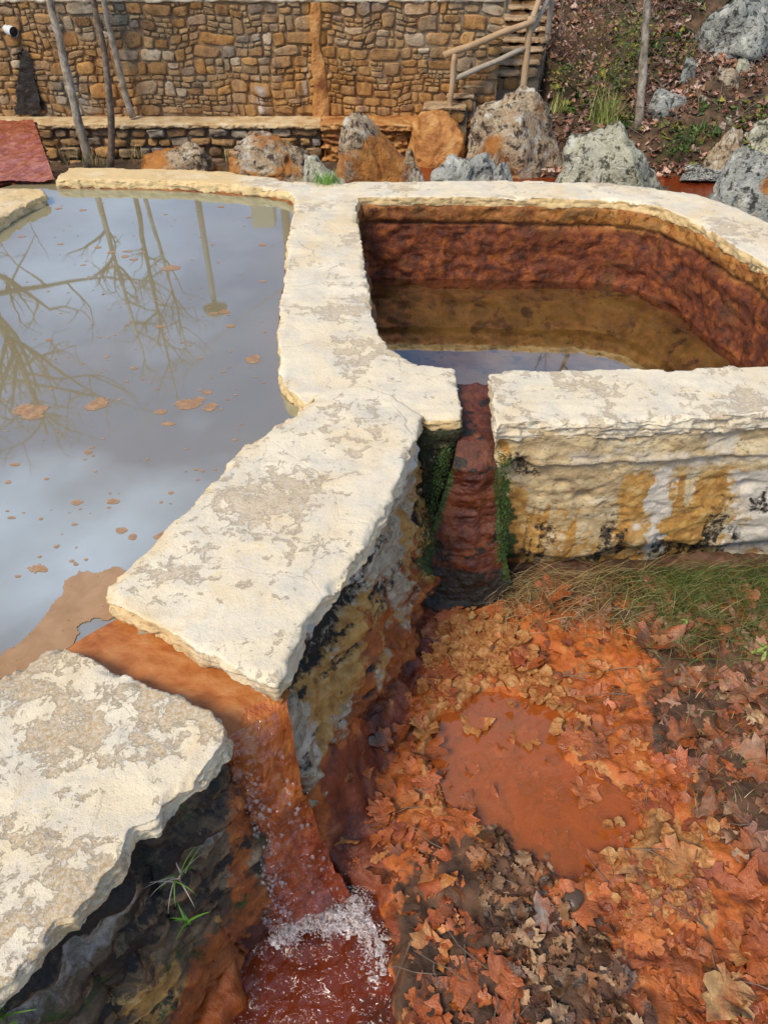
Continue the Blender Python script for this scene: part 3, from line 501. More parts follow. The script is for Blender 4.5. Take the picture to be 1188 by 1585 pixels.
FRONT = [(757, 576), (800, 572), (860, 575), (940, 570), (1040, 570), (1188, 566), (1330, 563), (1450, 563), (1420, 645), (1330, 643), (1188, 640), (1120, 642), (1050, 648), (960, 652), (900, 655), (830, 652), (775, 656), (768, 662), (762, 620)]
fw = thing('pool_wall', (*uz(1000, 600)[:2], -1.0), 'stained front wall of the sunken basin with white and ochre mineral streaks above the grass', 'wall')
slab('coping', xy(FRONT), .09, .0085, M['coping'], fw, .012, .006, .010, 191, lambda V, N: np.clip(sst(.5, .2, N[:, 2])*.25+.10*fbm(V, 5, 4, 3), 0, 1))
V, F = prism(dense(inset(xy(FRONT), .022), .03, 0, 5, 7), -1.1, -.05, .0105, 1); N = normals(V, F); fr = sst(-.3, -.7, N[:, 1]); q = px(V)
ax = V*[1.0, 1, 3.2]; st = np.exp(-((V[:, 2]+.215+.008*fbm(V, 3, 3, 200))/.010)**2)
ax = V*[1, 1, 1.7]; rel = .016*fbm(ax, 4, 5, 201)+.008*ridge(ax, 4, 4, 202) + .016*st + .014*sst(-.10, -.2, V[:, 2])*sst(-.25, -.2, V[:, 2]) - .09*sst(-.76, -.90, V[:, 2]+.06*fbm(V, 3, 3, 203)) + .006*fbm(V*[1, 1, 2], 22, 4, 204, .6) + .004*strata(V, .11, 3, 198)
band = sst(-.24, -.20, V[:, 2]); rel += band*.022*np.maximum(fbm(V*[1, 1, 1.4], 6, 3, 205), -.2)
for u, v, r_ in ((950, 840, .03), (965, 860, .03), (1030, 850, .025), (1165, 775, .03), (805, 720, .03), (870, 755, .02), (905, 778, .03)):
    c_ = uy(u, v, 2.58); rel -= .05*np.exp(-(((V[:, 0]-c_[0])/(r_*1.2))**2+((V[:, 2]-c_[2])/r_)**2))
V = V + N*(fr*rel)[:, None] + (N*((1-fr)*sst(.5, .1, np.abs(N[:, 2]))*.012*fbm(V, 7, 4, 206))[:, None])
B = lambda poly, **k: pmask(V, poly, **k)
A = {'white': np.maximum.reduce([.95*B([(1005, 720), (1045, 720), (1030, 790), (1015, 870), (985, 870), (1000, 790)], soft=12, nz=16), .9*B([(1125, 725), (1260, 720), (1260, 850), (1090, 860), (1150, 800)], soft=18, nz=26), .5*B([(880, 700), (1240, 700), (1240, 722), (880, 720)], soft=8, nz=8), .55*sst(.2, .5, fbm(V, 6, 4, 207))*band]),
     'ochre': np.clip(np.maximum.reduce([.9*B([(770, 730), (815, 760), (830, 860), (900, 890), (780, 900)], soft=16, nz=24), .85*B([(975, 850), (1010, 740), (1045, 770), (1050, 870), (960, 900), (900, 890)], soft=14, nz=20), .5*sst(-.5, -.8, V[:, 2]+.25*fbm(V*[1, 1, .4], 5, 4, 208)), .8*B([(770, 665), (790, 690), (785, 730), (765, 720)], soft=8, nz=8)]), 0, 1),
     'dark': np.maximum.reduce([.95*B([(780, 705), (815, 705), (825, 735), (790, 740)], soft=8, nz=18), .95*B([(940, 850), (965, 815), (970, 850), (950, 870)], soft=6, nz=10), .9*B([(985, 850), (1040, 830), (1050, 860), (990, 870)], soft=7, nz=14), .95*B([(1150, 775), (1185, 755), (1190, 785), (1160, 795)], soft=6, nz=12), .95*B([(1085, 895), (1120, 870), (1260, 850), (1260, 930), (1080, 930)], soft=8, nz=14), .9*B([(875, 900), (900, 880), (1000, 895), (1040, 900), (1000, 940), (880, 940)], soft=8, nz=12), .45*sst(.5, .7, fbm(V*[1, 1, 2.5], 9, 4, 209))]),  # shade painted dark into the holes and along the undercut foot
     '_': 0*fr, 'moss': B([(770, 715), (788, 715), (792, 860), (768, 870)], soft=10, nz=14), 'orange': .85*B([(765, 790), (790, 790), (800, 900), (765, 900)], soft=12, nz=16), 'red': 0*fr, 'wet': .25*sst(-.6, -.9, V[:, 2])}
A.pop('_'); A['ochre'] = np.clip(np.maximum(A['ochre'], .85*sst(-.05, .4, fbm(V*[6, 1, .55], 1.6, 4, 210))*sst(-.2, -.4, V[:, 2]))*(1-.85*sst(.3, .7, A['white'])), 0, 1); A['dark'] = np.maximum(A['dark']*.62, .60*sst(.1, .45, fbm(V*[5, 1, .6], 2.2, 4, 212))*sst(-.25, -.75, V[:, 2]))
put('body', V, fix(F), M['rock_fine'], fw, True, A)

# pool kerb slab beside the red inlet
kb = slab('pool_kerb_slab', xy([(-90, 290), (66, 292), (72, 300), (40, 315), (0, 338), (-90, 400), (-230, 420), (-230, 300)]), .10, .012, M['coping_far'], None, .015, .006, .014, 211, lambda V, N: np.clip(.75+.4*fbm(V, 4, 4, 2), 0, 1), .0)
tag(kb, 'orange stained slab at the pool corner below the red inlet channel', 'slab')

ic = slab('inlet_support', xy(INLET, -.05), .75, .02, M['lining'], None, .02, .004, .03, 215, None, -.055); tag(ic, 'rust-red slab added as support under the red water running to the pool corner', 'channel')  # support slab added under the inlet water, whose far end would float
# overflow chute of the sunken basin
def chute(s, t_):
    T_ = [0, .12, .22, .30, .6, 1]; xl = np.interp(t_, T_, [.345, .335, .325, .30, .22, .12]); xr = np.interp(t_, T_, [.50, .495, .49, .50, .545, .66])
    y = np.interp(t_, T_, [3.06, 2.80, 2.64, 2.575, 2.52, 2.43]); z = np.interp(t_, T_, [-.095, -.10, -.125, -.22, -.56, -1.0])
    V = np.stack([xl+(xr-xl)*s, y, z], -1); w = sst(.12, .35, t_)
    V[:, 1] -= w*(.03*np.sin(math.pi*s)+.022*fbm(V, 7, 5, 221)+.016*ridge(V*[1, 1, 2], 6, 4, 222)); V[:, 2] += (1-w)*.012*fbm(V, 14, 4, 223); return V
ch = gsheet('overflow_chute', chute, 70, 170, M['rock'], lambda V, s, t_: {'red': np.full(len(V), 1.), 'dark': np.clip(.9*sst(.62, .85, t_+.14*fbm(V, 8, 4, 224))*sst(1.02, .93, t_) + .75*sst(.2, .55, fbm(V*[1, 1, 2], 7, 4, 225)), 0, 1), 'moss': np.maximum(sst(.16, .06, s+.05*fbm(V, 9, 3, 226)), .8*sst(.9, .97, s+.05*fbm(V, 9, 3, 227)))*sst(.25, .35, t_)*sst(.95, .8, t_), 'wet': np.full(len(V), .85), 'white': 0*s, 'ochre': 0*s, 'orange': sst(.88, 1, t_)}, None)
tag(ch, 'dark red slimy overflow chute falling from the notch in the basin wall', 'chute')

# ================================================================== BACK: rubble wall, ledge, stairs, handrail
WY = 8.93; WX0, WX1 = -5.1, 1.21; WZ0, WZ1 = -.244, .797  # background things scaled up about the camera, worked into these and other back depths
def wall_stain(P):
    q = px(P); x, z = P[:, 0]/1.12, (P[:, 2]+.244)/1.12-.03; n = fbm(P, 3, 4, 301)
    r = np.maximum.reduce([np.exp(-((q[:, 0]-492)/26)**2), .95*np.exp(-((q[:, 0]-490+60*n)/105)**2)*sst(1.1, .35, z+.3*n), .75*sst(.45, .05, z+.35*n)*sst(-2.9, -.6, x), .34+.55*n])
    b = np.maximum(pmask(P, [(28, 75), (38, 78), (58, 130), (76, 174), (36, 176)], 5, 7, 9, 302), .5*np.exp(-((q[:, 0]-408)/7)**2)*sst(.3, .0, z))
    w = .8*np.exp(-((q[:, 0]-402)/3.5)**2)*sst(.35, .25, z) + .6*np.exp(-((q[:, 0]-474)/3)**2)*sst(.5, .3, z)*sst(.1, .2, z)
    return {'rust': np.clip(r, 0, .92), 'black': b, 'white': np.clip(w, 0, 1)}
def cells(x0, x1, z0, z1, hw, ww, rnd, out):               # random guillotine cuts
    w, h = x1-x0, z1-z0
    if h > hw[1] or (h > hw[0]*1.9 and rnd.random() < .45 and w < h*2.6): 
        c = z0+h*rnd.uniform(.25, .75); cells(x0, x1, z0, c, hw, ww, rnd, out); cells(x0, x1, c, z1, hw, ww, rnd, out)
    elif w > ww[1] or w > h*2.9 or (w > ww[0]*2 and rnd.random() < .5):
        c = x0+w*rnd.uniform(.25, .75); cells(x0, c, z0, z1, hw, ww, rnd, out); cells(c, x1, z0, z1, hw, ww, rnd, out)
    else: out.append((x0, x1, z0, z1))
def stone_face(x0, x1, z0, z1, y, gap, rnd, depth, warp):   # one rounded rubble stone facing -Y, about 60 triangles
    cx, cz = (x0+x1)/2, (z0+z1)/2; a, b = (x1-x0)/2-gap, (z1-z0)/2-gap; n = 10; V = []; F = []; ex = rnd.uniform(.3, .62)
    ring = []
    for k in range(n):
        an = 2*math.pi*(k+rnd.uniform(.2, .8))/n; c, s_ = math.cos(an), math.sin(an); q_ = rnd.uniform(.80, 1.06); ring.append((math.copysign(abs(c)**ex, c)*q_, math.copysign(abs(s_)**ex, s_)*q_))
    prot = depth*rnd.uniform(.5, 1.3); tx, tz = rnd.uniform(-.3, .3)*prot, rnd.uniform(-.3, .3)*prot
    for f, dy in ((1., .05), (1., -.35*prot), (.94, -.88*prot), (.76, -1.0*prot)):
        for (c, s_) in ring: V.append((cx+a*c*f, y+dy+tx*c*f+tz*s_*f+(rnd.uniform(-.28, .28)*prot if f < 1 else 0), cz+b*s_*f))
    V.append((cx, y-1.02*prot, cz))
    for j in range(3):
        for k in range(n): F.append([j*n+k, j*n+(k+1) % n, (j+1)*n+(k+1) % n, (j+1)*n+k])
    for k in range(n): F.append([3*n+k, 3*n+(k+1) % n, 4*n])
    V = np.array(V); Q = np.c_[V[:, 0], 0*V[:, 0], V[:, 2]]; V[:, 0] += warp*fbm(Q, 3.2, 2, 311); V[:, 2] += warp*fbm(Q, 3.2, 2, 312); return V, F
STONES = [(.36, .22, .10), (.40, .28, .15), (.28, .18, .09), (.30, .27, .22), (.42, .36, .27), (.22, .20, .18), (.45, .26, .09), (.34, .17, .05), (.24, .15, .08), (.50, .44, .34)]
rnd = random.Random(21)
bw = thing('rubble_wall', ((WX0+WX1)/2, WY+.1, WZ0), 'tall rust-streaked rubble stone retaining wall behind the pools', 'wall')
nx, ny = 200, 40; X, Z = np.meshgrid(np.linspace(WX0, WX1, nx), np.linspace(WZ0-.3, WZ1, ny)); X = X.ravel(); Z = Z.ravel(); P = np.c_[X, np.full(len(X), WY+.004), Z]; P[:, 1] += .01*fbm(P, 9, 4, 313)
put('mortar', P, grid(nx, ny), M['mortar'], bw, True, wall_stain(P))
V, F = joinm([box(((WX0+WX1)/2, WY+.17, (WZ0+WZ1)/2-.2), (WX1-WX0, .26, WZ1-WZ0+.3))]); put('core', V, F, M['mortar'], bw, False)
cl = []; cells(WX0, WX1, WZ0, WZ1, (.045, .19), (.09, .36), rnd, cl)
cl.sort(key=lambda c: -(c[1]-c[0])*(c[3]-c[2])*(1 if c[1] > -4.3 else .01))
rest = []
for k, c in enumerate(cl):
    V, F = stone_face(*c, WY+.004, rnd.uniform(.001, .005), rnd, .024, .032)
    if k < 290:
        o = put('stone', V, F, M['stone'], bw, True, wall_stain(V)); c0 = np.array(rnd.choice(STONES))*rnd.uniform(.5, 1.3); o.color = (*c0, 1)
    else: rest.append((V, F))
if rest:
    V, F = joinm(rest); o = put('small_stones', V, F, M['stone'], bw, True, wall_stain(V)); o.color = (.34, .26, .16, 1); o['kind'] = 'stuff'
cp = [(WX0, WY-.04), (WX1+.02, WY-.04), (WX1+.02, WY+.3), (WX0, WY+.3)]; slab('coping', cp, .06, .025, M['coping_far'], bw, .01, .004, .01, 321, None, WZ1+.055)
pil = []                                                     # the rust-coated pilaster where water runs down
s_, t_ = np.meshgrid(np.linspace(-1, 1, 16), np.linspace(0, 1, 60)); s_ = s_.ravel(); t_ = t_.ravel(); x0 = uy(492, 90, WY)[0]
P = np.c_[x0+(.075+.022*np.sin(t_*5+1)+.012*np.sin(t_*17))*s_+.014*np.sin(t_*7), WY-.020-.026*np.sqrt(np.clip(1-s_**2, 0, 1)), WZ0+t_*(WZ1-WZ0)]; P[:, 1] += .016*fbm(P*[2, 1, 1], 6, 4, 331)+.05*(np.abs(s_) > .97)
put('rust_runoff', P, grid(16, 60), M['orange_render'], bw)

AL = [(50, 74), (60, 76), (66, 110), (76, 150), (80, 178), (36, 178), (40, 130), (44, 95)]; AL = [(u-14, v) for u, v in AL]
gx, gz_ = np.meshgrid(np.linspace(-4.25, -3.5, 60), np.linspace(-.25, .48, 70)); PA = np.c_[gx.ravel(), np.full(gx.size, WY-.038), gz_.ravel()]; PA[:, 1] += .012*fbm(PA, 12, 4, 335); okA = polysd(px(PA), AL)+3*fbm(PA, 14, 3, 336) > 0; FA = grid(60, 70); FA = FA[okA[FA].all(1)]; us = np.unique(FA); mq = np.full(len(PA), -1); mq[us] = np.arange(len(us))
put('algae_streak', PA[us], mq[FA].tolist(), M['algae'], bw)
# low ledge wall and the orange landing beside it
LY = 8.62; lx0, lx1 = uy(62, 220, LY)[0], uy(496, 220, LY)[0]
lg = thing('ledge_wall', ((lx0+lx1)/2, LY+.1, -.7), 'low dry-stone ledge wall with pale flat top in front of rubble wall', 'wall')
P = np.array([(lx0, LY+.03, -.45), (lx1, LY+.03, -.45), (lx1, LY+.03, -.05), (lx0, LY+.03, -.05)]); 
V, F = joinm([box(((lx0+lx1)/2, LY+.16, -.50), (lx1-lx0, .22, .44))]); put('core', V, F, M['mortar'], lg, False)
slab('ledge_top', [(lx0-.02, LY-.035), (lx1+.01, LY-.035), (lx1+.01, WY+.02), (lx0-.6, WY+.02), (lx0-.6, LY+.12), (lx0-.02, LY+.10)], .05, .014, M['ledge'], lg, .02, .006, .012, 341, None, -.242)
z = -.292
for row in range(4):
    h = rnd.uniform(.075, .12); x = lx0+rnd.uniform(-.05, 0)
    while x < lx1-.03:
        w = rnd.uniform(.12, .30); w = min(w, lx1-x) if lx1-x-w > .06 else lx1-x
        V, F = stone_face(x, x+w, z-h, z, LY+.045, .006, rnd, .055, .012); o = put('stone', V, F, M['stone'], lg, True, {'rust': np.full(len(V), rnd.uniform(0, .5)), 'black': np.full(len(V), 0.), 'white': 0*V[:, 0]}); o.color = (*(np.array(rnd.choice(STONES))*rnd.uniform(.7, 1.05)), 1); x += w
    z -= h
ox0, ox1 = uy(497, 220, LY)[0], uy(668, 180, LY)[0]
ld = thing('landing', ((ox0+ox1)/2, LY+.1, -.7), 'orange mineral-crusted landing at the foot of the stone stairs', 'landing')
slab('tread', [(ox0, LY-.06), (ox1-.3, LY-.10), (ox1+.1, LY-.02), (ox1+.45, LY+.1), (ox1+.45, WY), (ox0, WY)], .07, .014, M['orange_render'], ld, .02, .008, .016, 351, None, -.233)
slab('body', [(ox0+.01, LY-.03), (ox1-.35, LY-.05), (ox1+.0, LY+.06), (ox1+.4, LY+.15), (ox1+.4, WY), (ox0+.01, WY)], .42, .016, M['orange_render'], ld, .02, .01, .03, 352, None, -.29)

ST = [((655, 722), 166, 7.70), ((690, 735), 149, 7.83), ((708, 752), 133, 7.95), ((733, 806), 114, 8.10), ((748, 836), 97, 8.28), ((752, 842), 77, 8.46), ((768, 846), 62, 8.64), ((777, 853), 45, 8.82), ((780, 858), 28, 9.0), ((787, 862), 11, 9.18), ((790, 868), -6, 9.36), ((794, 872), -22, 9.54)]
stt = thing('stone_stairs', (1.35, 8.9, -.3), 'narrow rough stone stairs climbing past the end of the rubble wall', 'stairs')
for k, ((ua, ub), v, y) in enumerate(ST):
    y = y*1.12
    A_, B_ = uy(ua, v, y), uy(ub, v-2, y); zt = A_[2]; dep = .34
    slab('step', [(A_[0], y), (B_[0], y-.01+.02*(k % 2)), (B_[0]+.03, y+dep), (A_[0]+.03, y+dep)], .032, .012, M['step'], stt, .012, .006, .010, 360+k, None, zt)
    x = A_[0]
    while x < B_[0]-.03:                                      # riser stones
        w = min(rnd.uniform(.12, .26), B_[0]-x); w = B_[0]-x if B_[0]-x-w < .07 else w
        V, F = stone_face(x+.005, x+w-.005, zt-.17, zt-.030, y+.045, .003, rnd, .02, .004); o = put('riser_stone', V, F, M['stone'], stt, True, {'rust': np.full(len(V), rnd.uniform(.1, .6))}); o.color = (*(np.array(rnd.choice(STONES))*.45), 1); x += w
    V, F = joinm([box(((A_[0]+B_[0])/2+.02, y+.2, zt-.35), (B_[0]-A_[0]-.01, .30, .58))]); put('core', V, F, M['mortar'], stt, False)

hr = thing('wooden_handrail', (*uy(695, 170, 8.67)[:2], -.2), 'rustic round-timber handrail with three posts beside the stone stairs', 'handrail')
def pole(name, a_, b_, r0, r1, mat, par, seed):
    n = 9; t_ = np.linspace(0, 1, n)[:, None]; p_ = a_*(1-t_)+b_*t_; p_ += .006*np.stack([fbm(p_, 6, 2, seed+k) for k in range(3)], -1); V, F = tube(p_, np.linspace(r0, r1, n), 9, .12, seed); return put(name, np.array(V), F, mat, par)
pole('post', uy(695, 176, 8.67), uy(703, 84, 8.67), .030, .028, M['timber'], hr, 401); pole('post', uy(808, 150, 8.96), uy(822, 26, 8.96), .038, .034, M['timber'], hr, 402); pole('post', uy(846, 70, 9.80), uy(856, -30, 9.80), .034, .03, M['timber_grey'], hr, 403)
pole('top_rail', uy(686, 86, 8.65), uy(826, 33, 8.94), .036, .030, M['timber'], hr, 404); pole('top_rail', uy(820, 42, 8.94), uy(842, -30, 9.74), .030, .028, M['timber'], hr, 405)
pole('lower_rail', uy(704, 122, 8.69), uy(814, 74, 8.96), .028, .026, M['timber_grey'], hr, 406); pole('lower_rail', uy(818, 58, 8.98), uy(852, -10, 9.77), .026, .024, M['timber_grey'], hr, 407)

pc = uy(14, 46, WY); pp = thing('outlet_pipe', (pc[0], WY-.1, pc[2]-.04), 'short white pipe sticking out of the rubble wall', 'pipe')
ax_ = np.array([.75, -.66, -.12]); ax_ /= np.linalg.norm(ax_); V, F = tube([pc-ax_*.10, pc+ax_*.0, pc+ax_*.10], [.048, .048, .048], 18, 0, 1, False); put('tube', np.array(V), F, M['white_metal'], pp)
V, F = tube([pc-ax_*.05, pc+ax_*.085, pc+ax_*.095], [.040, .040, .040], 18, 0, 1, True); put('bore_shade', np.array(V), F, M['black'], pp)  # black plug paints the shaded inside of the pipe mouth

# ------------------------------------------------------------------ boulders
def icos(sub):
    bm = bmesh.new(); bmesh.ops.create_icosphere(bm, subdivisions=sub, radius=1); bm.verts.ensure_lookup_table(); V = np.array([v.co[:] for v in bm.verts]); F = [[v.index for v in f.verts] for f in bm.faces]; bm.free(); return V, F
ICO5 = icos(5); ICO4 = icos(4)
def boulder(u0, u1, vt, y, mat, label, seed, zb=-.72, peak=0., lean=0., dep=.75, cuts=7, och=0., name='boulder', ico=None, rough=.16, cat='boulder'):
    A_, F = ico or ICO5; uc = (u0+u1)/2; a_, b_ = uy(u0, vt+20, y), uy(u1, vt+20, y); top = uy(uc, vt, y); w = (b_[0]-a_[0])/2; h = top[2]-zb; r = np.random.default_rng(seed); P = A_.copy()
    for _ in range(cuts):
        n = r.normal(size=3); n[2] = abs(n[2])*.7; n /= np.linalg.norm(n); d = r.uniform(.55, .84); e = P @ n - d; P = P - n*(np.maximum(e, 0)*.92)[:, None]
    P = P/np.abs(P).max(0)*1.0; o = r.uniform(0, 50, 3)
    P = P*(1+rough*fbm(P+o, 1.6, 4, seed) + .09*ridge(P+o, 2.6, 5, seed+1) - .10*sst(.60, .80, ridge(P+o, 2.2, 3, seed+4)) + .03*fbm(P+o, 12, 4, seed+2))[:, None]
    z = (P[:, 2]+1)/2; P[:, 0] = P[:, 0]*(1-peak*np.clip(z, 0, 1)) + lean*np.clip(z, 0, 1.1); P[:, 1] *= (1-peak*.6*np.clip(z, 0, 1))
    P[:, 0] = (P[:, 0]-P[:, 0].min())/np.ptp(P[:, 0])*2-1; z0 = P[:, 2].max(); V = np.c_[(a_[0]+b_[0])/2+P[:, 0]*w, y+.1+P[:, 1]*w*dep, top[2]-(z0-P[:, 2])/2*h*1.25]
    oc = np.clip(och + .85*fbm(V, 2.6, 5, seed+3) + .5*(.5-(V[:, 2]-zb)/h), 0, .95) if och > 0 else np.zeros(len(V))
    return tag(put(name, V, F, mat, None, True, {'ochre': oc}), label, cat, 'boulders along the red stream' if cat == 'boulder' else None)
boulder(500, 652, 175, 7.65, M['boulder_warm'], 'peaked orange and grey boulder rising behind the pool rim', 501, peak=.42, lean=-.20, och=.50, cuts=9, dep=.9)
boulder(444, 546, 249, 6.25, M['boulder_green'], 'small smooth grey-green boulder beside the grass tuft on the rim', 502, cuts=3)
boulder(200, 336, 227, 8.0, M['boulder_warm'], 'low rounded orange boulder between the saplings and the ledge wall', 503, och=.7)
boulder(345, 492, 210, 7.9, M['boulder_warm'], 'dark rust-brown boulder under the right end of the ledge wall', 504, och=.22, cuts=9, dep=.9)
boulder(652, 782, 238, 6.5, M['boulder_grey'], 'low jagged grey rock at the rim, left of the red stream gap', 505, cuts=9, rough=.2, och=.15)
boulder(750, 822, 255, 6.35, M['boulder_grey'], 'small speckled grey rock beside the red stream behind the rim', 506, cuts=5)
boulder(612, 668, 232, 7.1, M['boulder_warm'], 'small brown rock wedged between the peaked boulder and the red stream', 513, cuts=7, och=.45)
boulder(628, 726, 174, 8.34, M['orange_render'], 'undercut orange block of rock under the foot of the stairs', 507, cuts=6, peak=-.1)
boulder(724, 900, 136, 8.1, M['boulder_warm'], 'large tan and grey boulder below the handrail post', 508, cuts=8, peak=.12, lean=-.30, och=.30, dep=.6)
boulder(850, 1082, 190, 6.7, M['boulder_green'], 'large pale green-grey cracked boulder behind the basin rim', 509, cuts=7, peak=.15, lean=-.08, rough=.2)
boulder(1112, 1300, 228, 6.1, M['boulder_grey'], 'dark grey boulder at the right edge touching the basin rim', 510, cuts=8, och=.15)
boulder(1104, 1172, 203, 7.95, M['boulder_warm'], 'pinkish tan rock above the gravel bank', 511, cuts=5)
boulder(1136, 1270, 186, 8.3, M['boulder_green'], 'pale mossy boulder half hidden at the right edge', 512, cuts=5)
def hill_hit(u, v):
    y = np.linspace(7.6, 12.4, 400); P = np.array([uy(u, v, k) for k in y]); h_ = hz(P[:, 0], P[:, 1]); i = np.argmax(P[:, 2] < h_); return y[i] if (P[:, 2] < h_).any() else 11.
def hill_rock(u0, u1, vt, vb, mat, label, seed):
    uc = (u0+u1)/2; y = hill_hit(uc, vb); z_ = uy(uc, vb, y)[2]; return boulder(u0, u1, vt, y-.02, mat, label, seed, zb=z_-.08, ico=ICO4, cat='rock', name='hillside_rock', rough=.22, cuts=9)
hill_rock(1003, 1066, 142, 172, M['boulder_grey'], 'grey flat rock lying on the leafy slope right of the bare trunk', 521)
hill_rock(1056, 1084, 92, 128, M['boulder_grey'], 'upright grey rock standing on the leafy slope', 522)
hill_rock(1096, 1250, -10, 78, M['boulder_grey'], 'big grey rock outcrop at the top right of the slope', 523)
hill_rock(1106, 1152, 106, 140, M['boulder_warm'], 'brownish rock on the slope below the grey outcrop', 524)
hill_rock(1118, 1140, 182, 204, M['boulder_green'], 'small white capped rock above the pinkish tan rock', 525)
hill_rock(1136, 1166, 92, 116, M['boulder_green'], 'pale grey rock beside the brownish rock on the slope', 526)
hill_rock(890, 905, 70, 84, M['boulder_warm'], 'little tan rock on the slope beside the stairs', 527)
hill_rock(1080, 1096, 150, 164, M['boulder_green'], 'little pale rock on the slope right of the flat grey rock', 528)
rr = random.Random(31); parts = []                           # gravel bank by the stream
for _ in range(900):
    u, v = rr.uniform(1060, 1150), rr.uniform(252, 278); c = uz(u, v, -.55+.03*rr.random()); s = rr.uniform(.008, .022); V = [c+np.array([x, y, z])*s*rr.uniform(.7, 1.2) for x, y, z in ((1, 0, 0), (-1, 0, 0), (0, 1, 0), (0, -1, 0), (0, 0, .7), (0, 0, -.7))]
    parts.append((V, [[0, 2, 4], [2, 1, 4], [1, 3, 4], [3, 0, 4], [2, 0, 5], [1, 2, 5], [3, 1, 5], [0, 3, 5]]))
V, F = joinm(parts); tag(put('gravel', V, F, M['boulder_grey'], None, False), 'pale gravel bank beside the red stream', None, None, 'stuff')
sheet('gravel_bank', xy([(1050, 280), (1062, 258), (1100, 249), (1160, 250), (1160, 282)], -.56), -.555, M['boulder_grey'])

# ================================================================== TREES
def tree(name, path, r0, mat, label, seed, crown_from, nb, blen, twig=.45, up=.5, group=None, sides=9, levels=3, sub=4):
    rr = random.Random(seed); path = np.asarray(path, float); d = np.r_[0, np.cumsum(np.linalg.norm(np.diff(path, axis=0), axis=1))]; s = np.linspace(0, d[-1], 34)
    P = np.stack([np.interp(s, d, path[:, k]) for k in range(3)], -1); P = smooth_path(P); P[1:] += .02*np.stack([fbm(P[1:]+seed, 2.2, 3, seed+k) for k in range(3)], -1)
    R_ = r0*(1-.86*(s/s[-1])**1.0); root = thing(name, P[0], label, 'tree', group); V, F = tube(P, R_*(1+.12*fbm(P, 9, 2, seed)), sides, .10, seed); put('trunk', np.array(V), F, mat, root)
    parts = []
    def br(p, dirn, ln, r, lev):
        n = 6; pts = [p]; q = np.array(p); dv = np.array(dirn)
        for k in range(n):
            dv = dv + np.array([rr.gauss(0, .16), rr.gauss(0, .16), .06*up+rr.gauss(0, .12)]); dv /= np.linalg.norm(dv); q = q+dv*ln/n; pts.append(q.copy())
        parts.append(tube(pts, np.linspace(r, r*.3, n+1), 5 if lev < 2 else 3, 0, 0, False))
        if lev < levels:
            for k in range(sub if lev < 2 else sub-1):
                i = rr.randint(1, n); w = np.array([rr.gauss(0, 1), rr.gauss(0, 1), rr.gauss(.3, .7)]); w /= np.linalg.norm(w); e = dv*.6+w*.8; br(pts[i], e/np.linalg.norm(e), ln*rr.uniform(.35, .6), max(r*.45, .0022), lev+1)
    for k in range(nb):
        i = int((crown_from+(1-crown_from)*rr.random())*33); a_ = rr.uniform(0, 6.28); e = np.array([math.cos(a_), math.sin(a_), rr.uniform(.2, 1.0)]); e /= np.linalg.norm(e); br(P[i], e, blen*rr.uniform(.6, 1.2)*(1.15-.5*i/33), R_[i]*.55+.003, 1)
    V, F = joinm(parts); put('crown', V, F, M['twig'], root); return root
def smooth_path(P):
    for _ in range(3): P[1:-1] = .5*P[1:-1]+.25*(P[:-2]+P[2:])
    return P
def climb(pts, y, extra):
    L_ = [uy(u, v, y) for u, v in pts]; d = L_[-1]-L_[-2]; d /= np.linalg.norm(d); d = d*.8+np.array([0, .12, .3]); d /= np.linalg.norm(d); return L_+[L_[-1]+d*extra*.5, L_[-1]+d*extra*.5+np.array([d[0]*.3, .1, .95])*extra*.5]
tree('sapling', climb([(142, 262), (128, 205), (104, 110), (88, 50), (76, 0)], 8.18, 2.2), .050, M['bark_pale'], 'pale leaning bare sapling left of its darker neighbour by the pool', 601, .45, 16, .6)
tree('sapling', climb([(170, 262), (173, 200), (170, 120), (160, 60), (143, 0)], 8.12, 2.6), .040, M['bark_dark'], 'dark thin bare sapling standing closest to the pool corner', 602, .45, 16, .6)
tree('sapling', climb([(206, 182), (190, 130), (176, 70), (164, 20), (158, -20)], 8.79, 2.4), .036, M['bark_pale'], 'slim grey bare sapling rooted on the ledge against the rubble wall', 603, .5, 14, .6)
tree('slope_tree', climb([(984, 205), (990, 140), (996, 70), (1000, 0)], 8.68, 3.0), .046, M['bark_pale'], 'single pale bare trunk standing on the leafy slope', 604, .3, 16, .7)
# things behind the wall, seen mirrored in the milky pool
tree('bare_tree', [(-5.6, 9.4, .75), (-5.5, 9.4, 1.9), (-5.2, 9.3, 3.2), (-5.2, 9.3, 4.6)], .12, M['bark_dark'], 'spreading bare tree mirrored at the left side of the milky pool', 605, .25, 24, 1.5, sub=5)
lp = uy(281, 120, 12.); lx = lp[0]-.05; la = thing('lamp_post', (lx, 12, .8), 'slender street lamp mirrored in the middle of the milky pool', 'lamp post')
V, F = tube([(lx, 12, .8), (lx, 12, 2.4), (lx, 12, 3.75)], [.06, .05, .045], 8); put('pole', np.array(V), F, M['pole'], la); V, F = tube([(lx, 12, 3.75), (lx, 12, 3.8), (lx, 12, 3.9), (lx, 12, 3.98)], [.05, .22, .18, .05], 10); put('lamp_head', np.array(V), F, M['pole'], la)
ux = -1.45; up_ = thing('utility_pole', (ux, 11, .8), 'wooden utility pole mirrored beside the pool divider', 'pole')
V, F = tube([(ux, 11, .8), (ux, 11, 2.0), (ux, 11, 2.95)], [.07, .065, .06], 8); put('post', np.array(V), F, M['twig'], up_); n = 24; t_ = np.linspace(0, 1, n)[:, None]
V, F = tube(np.array([ux, 11, 2.93])*(1-t_)+np.array([ux-4.4, 14, 8.2])*t_-np.array([0, 0, .4])*(4*t_*(1-t_)), .012, 4); put('wire', np.array(V), F, M['pole'], up_)
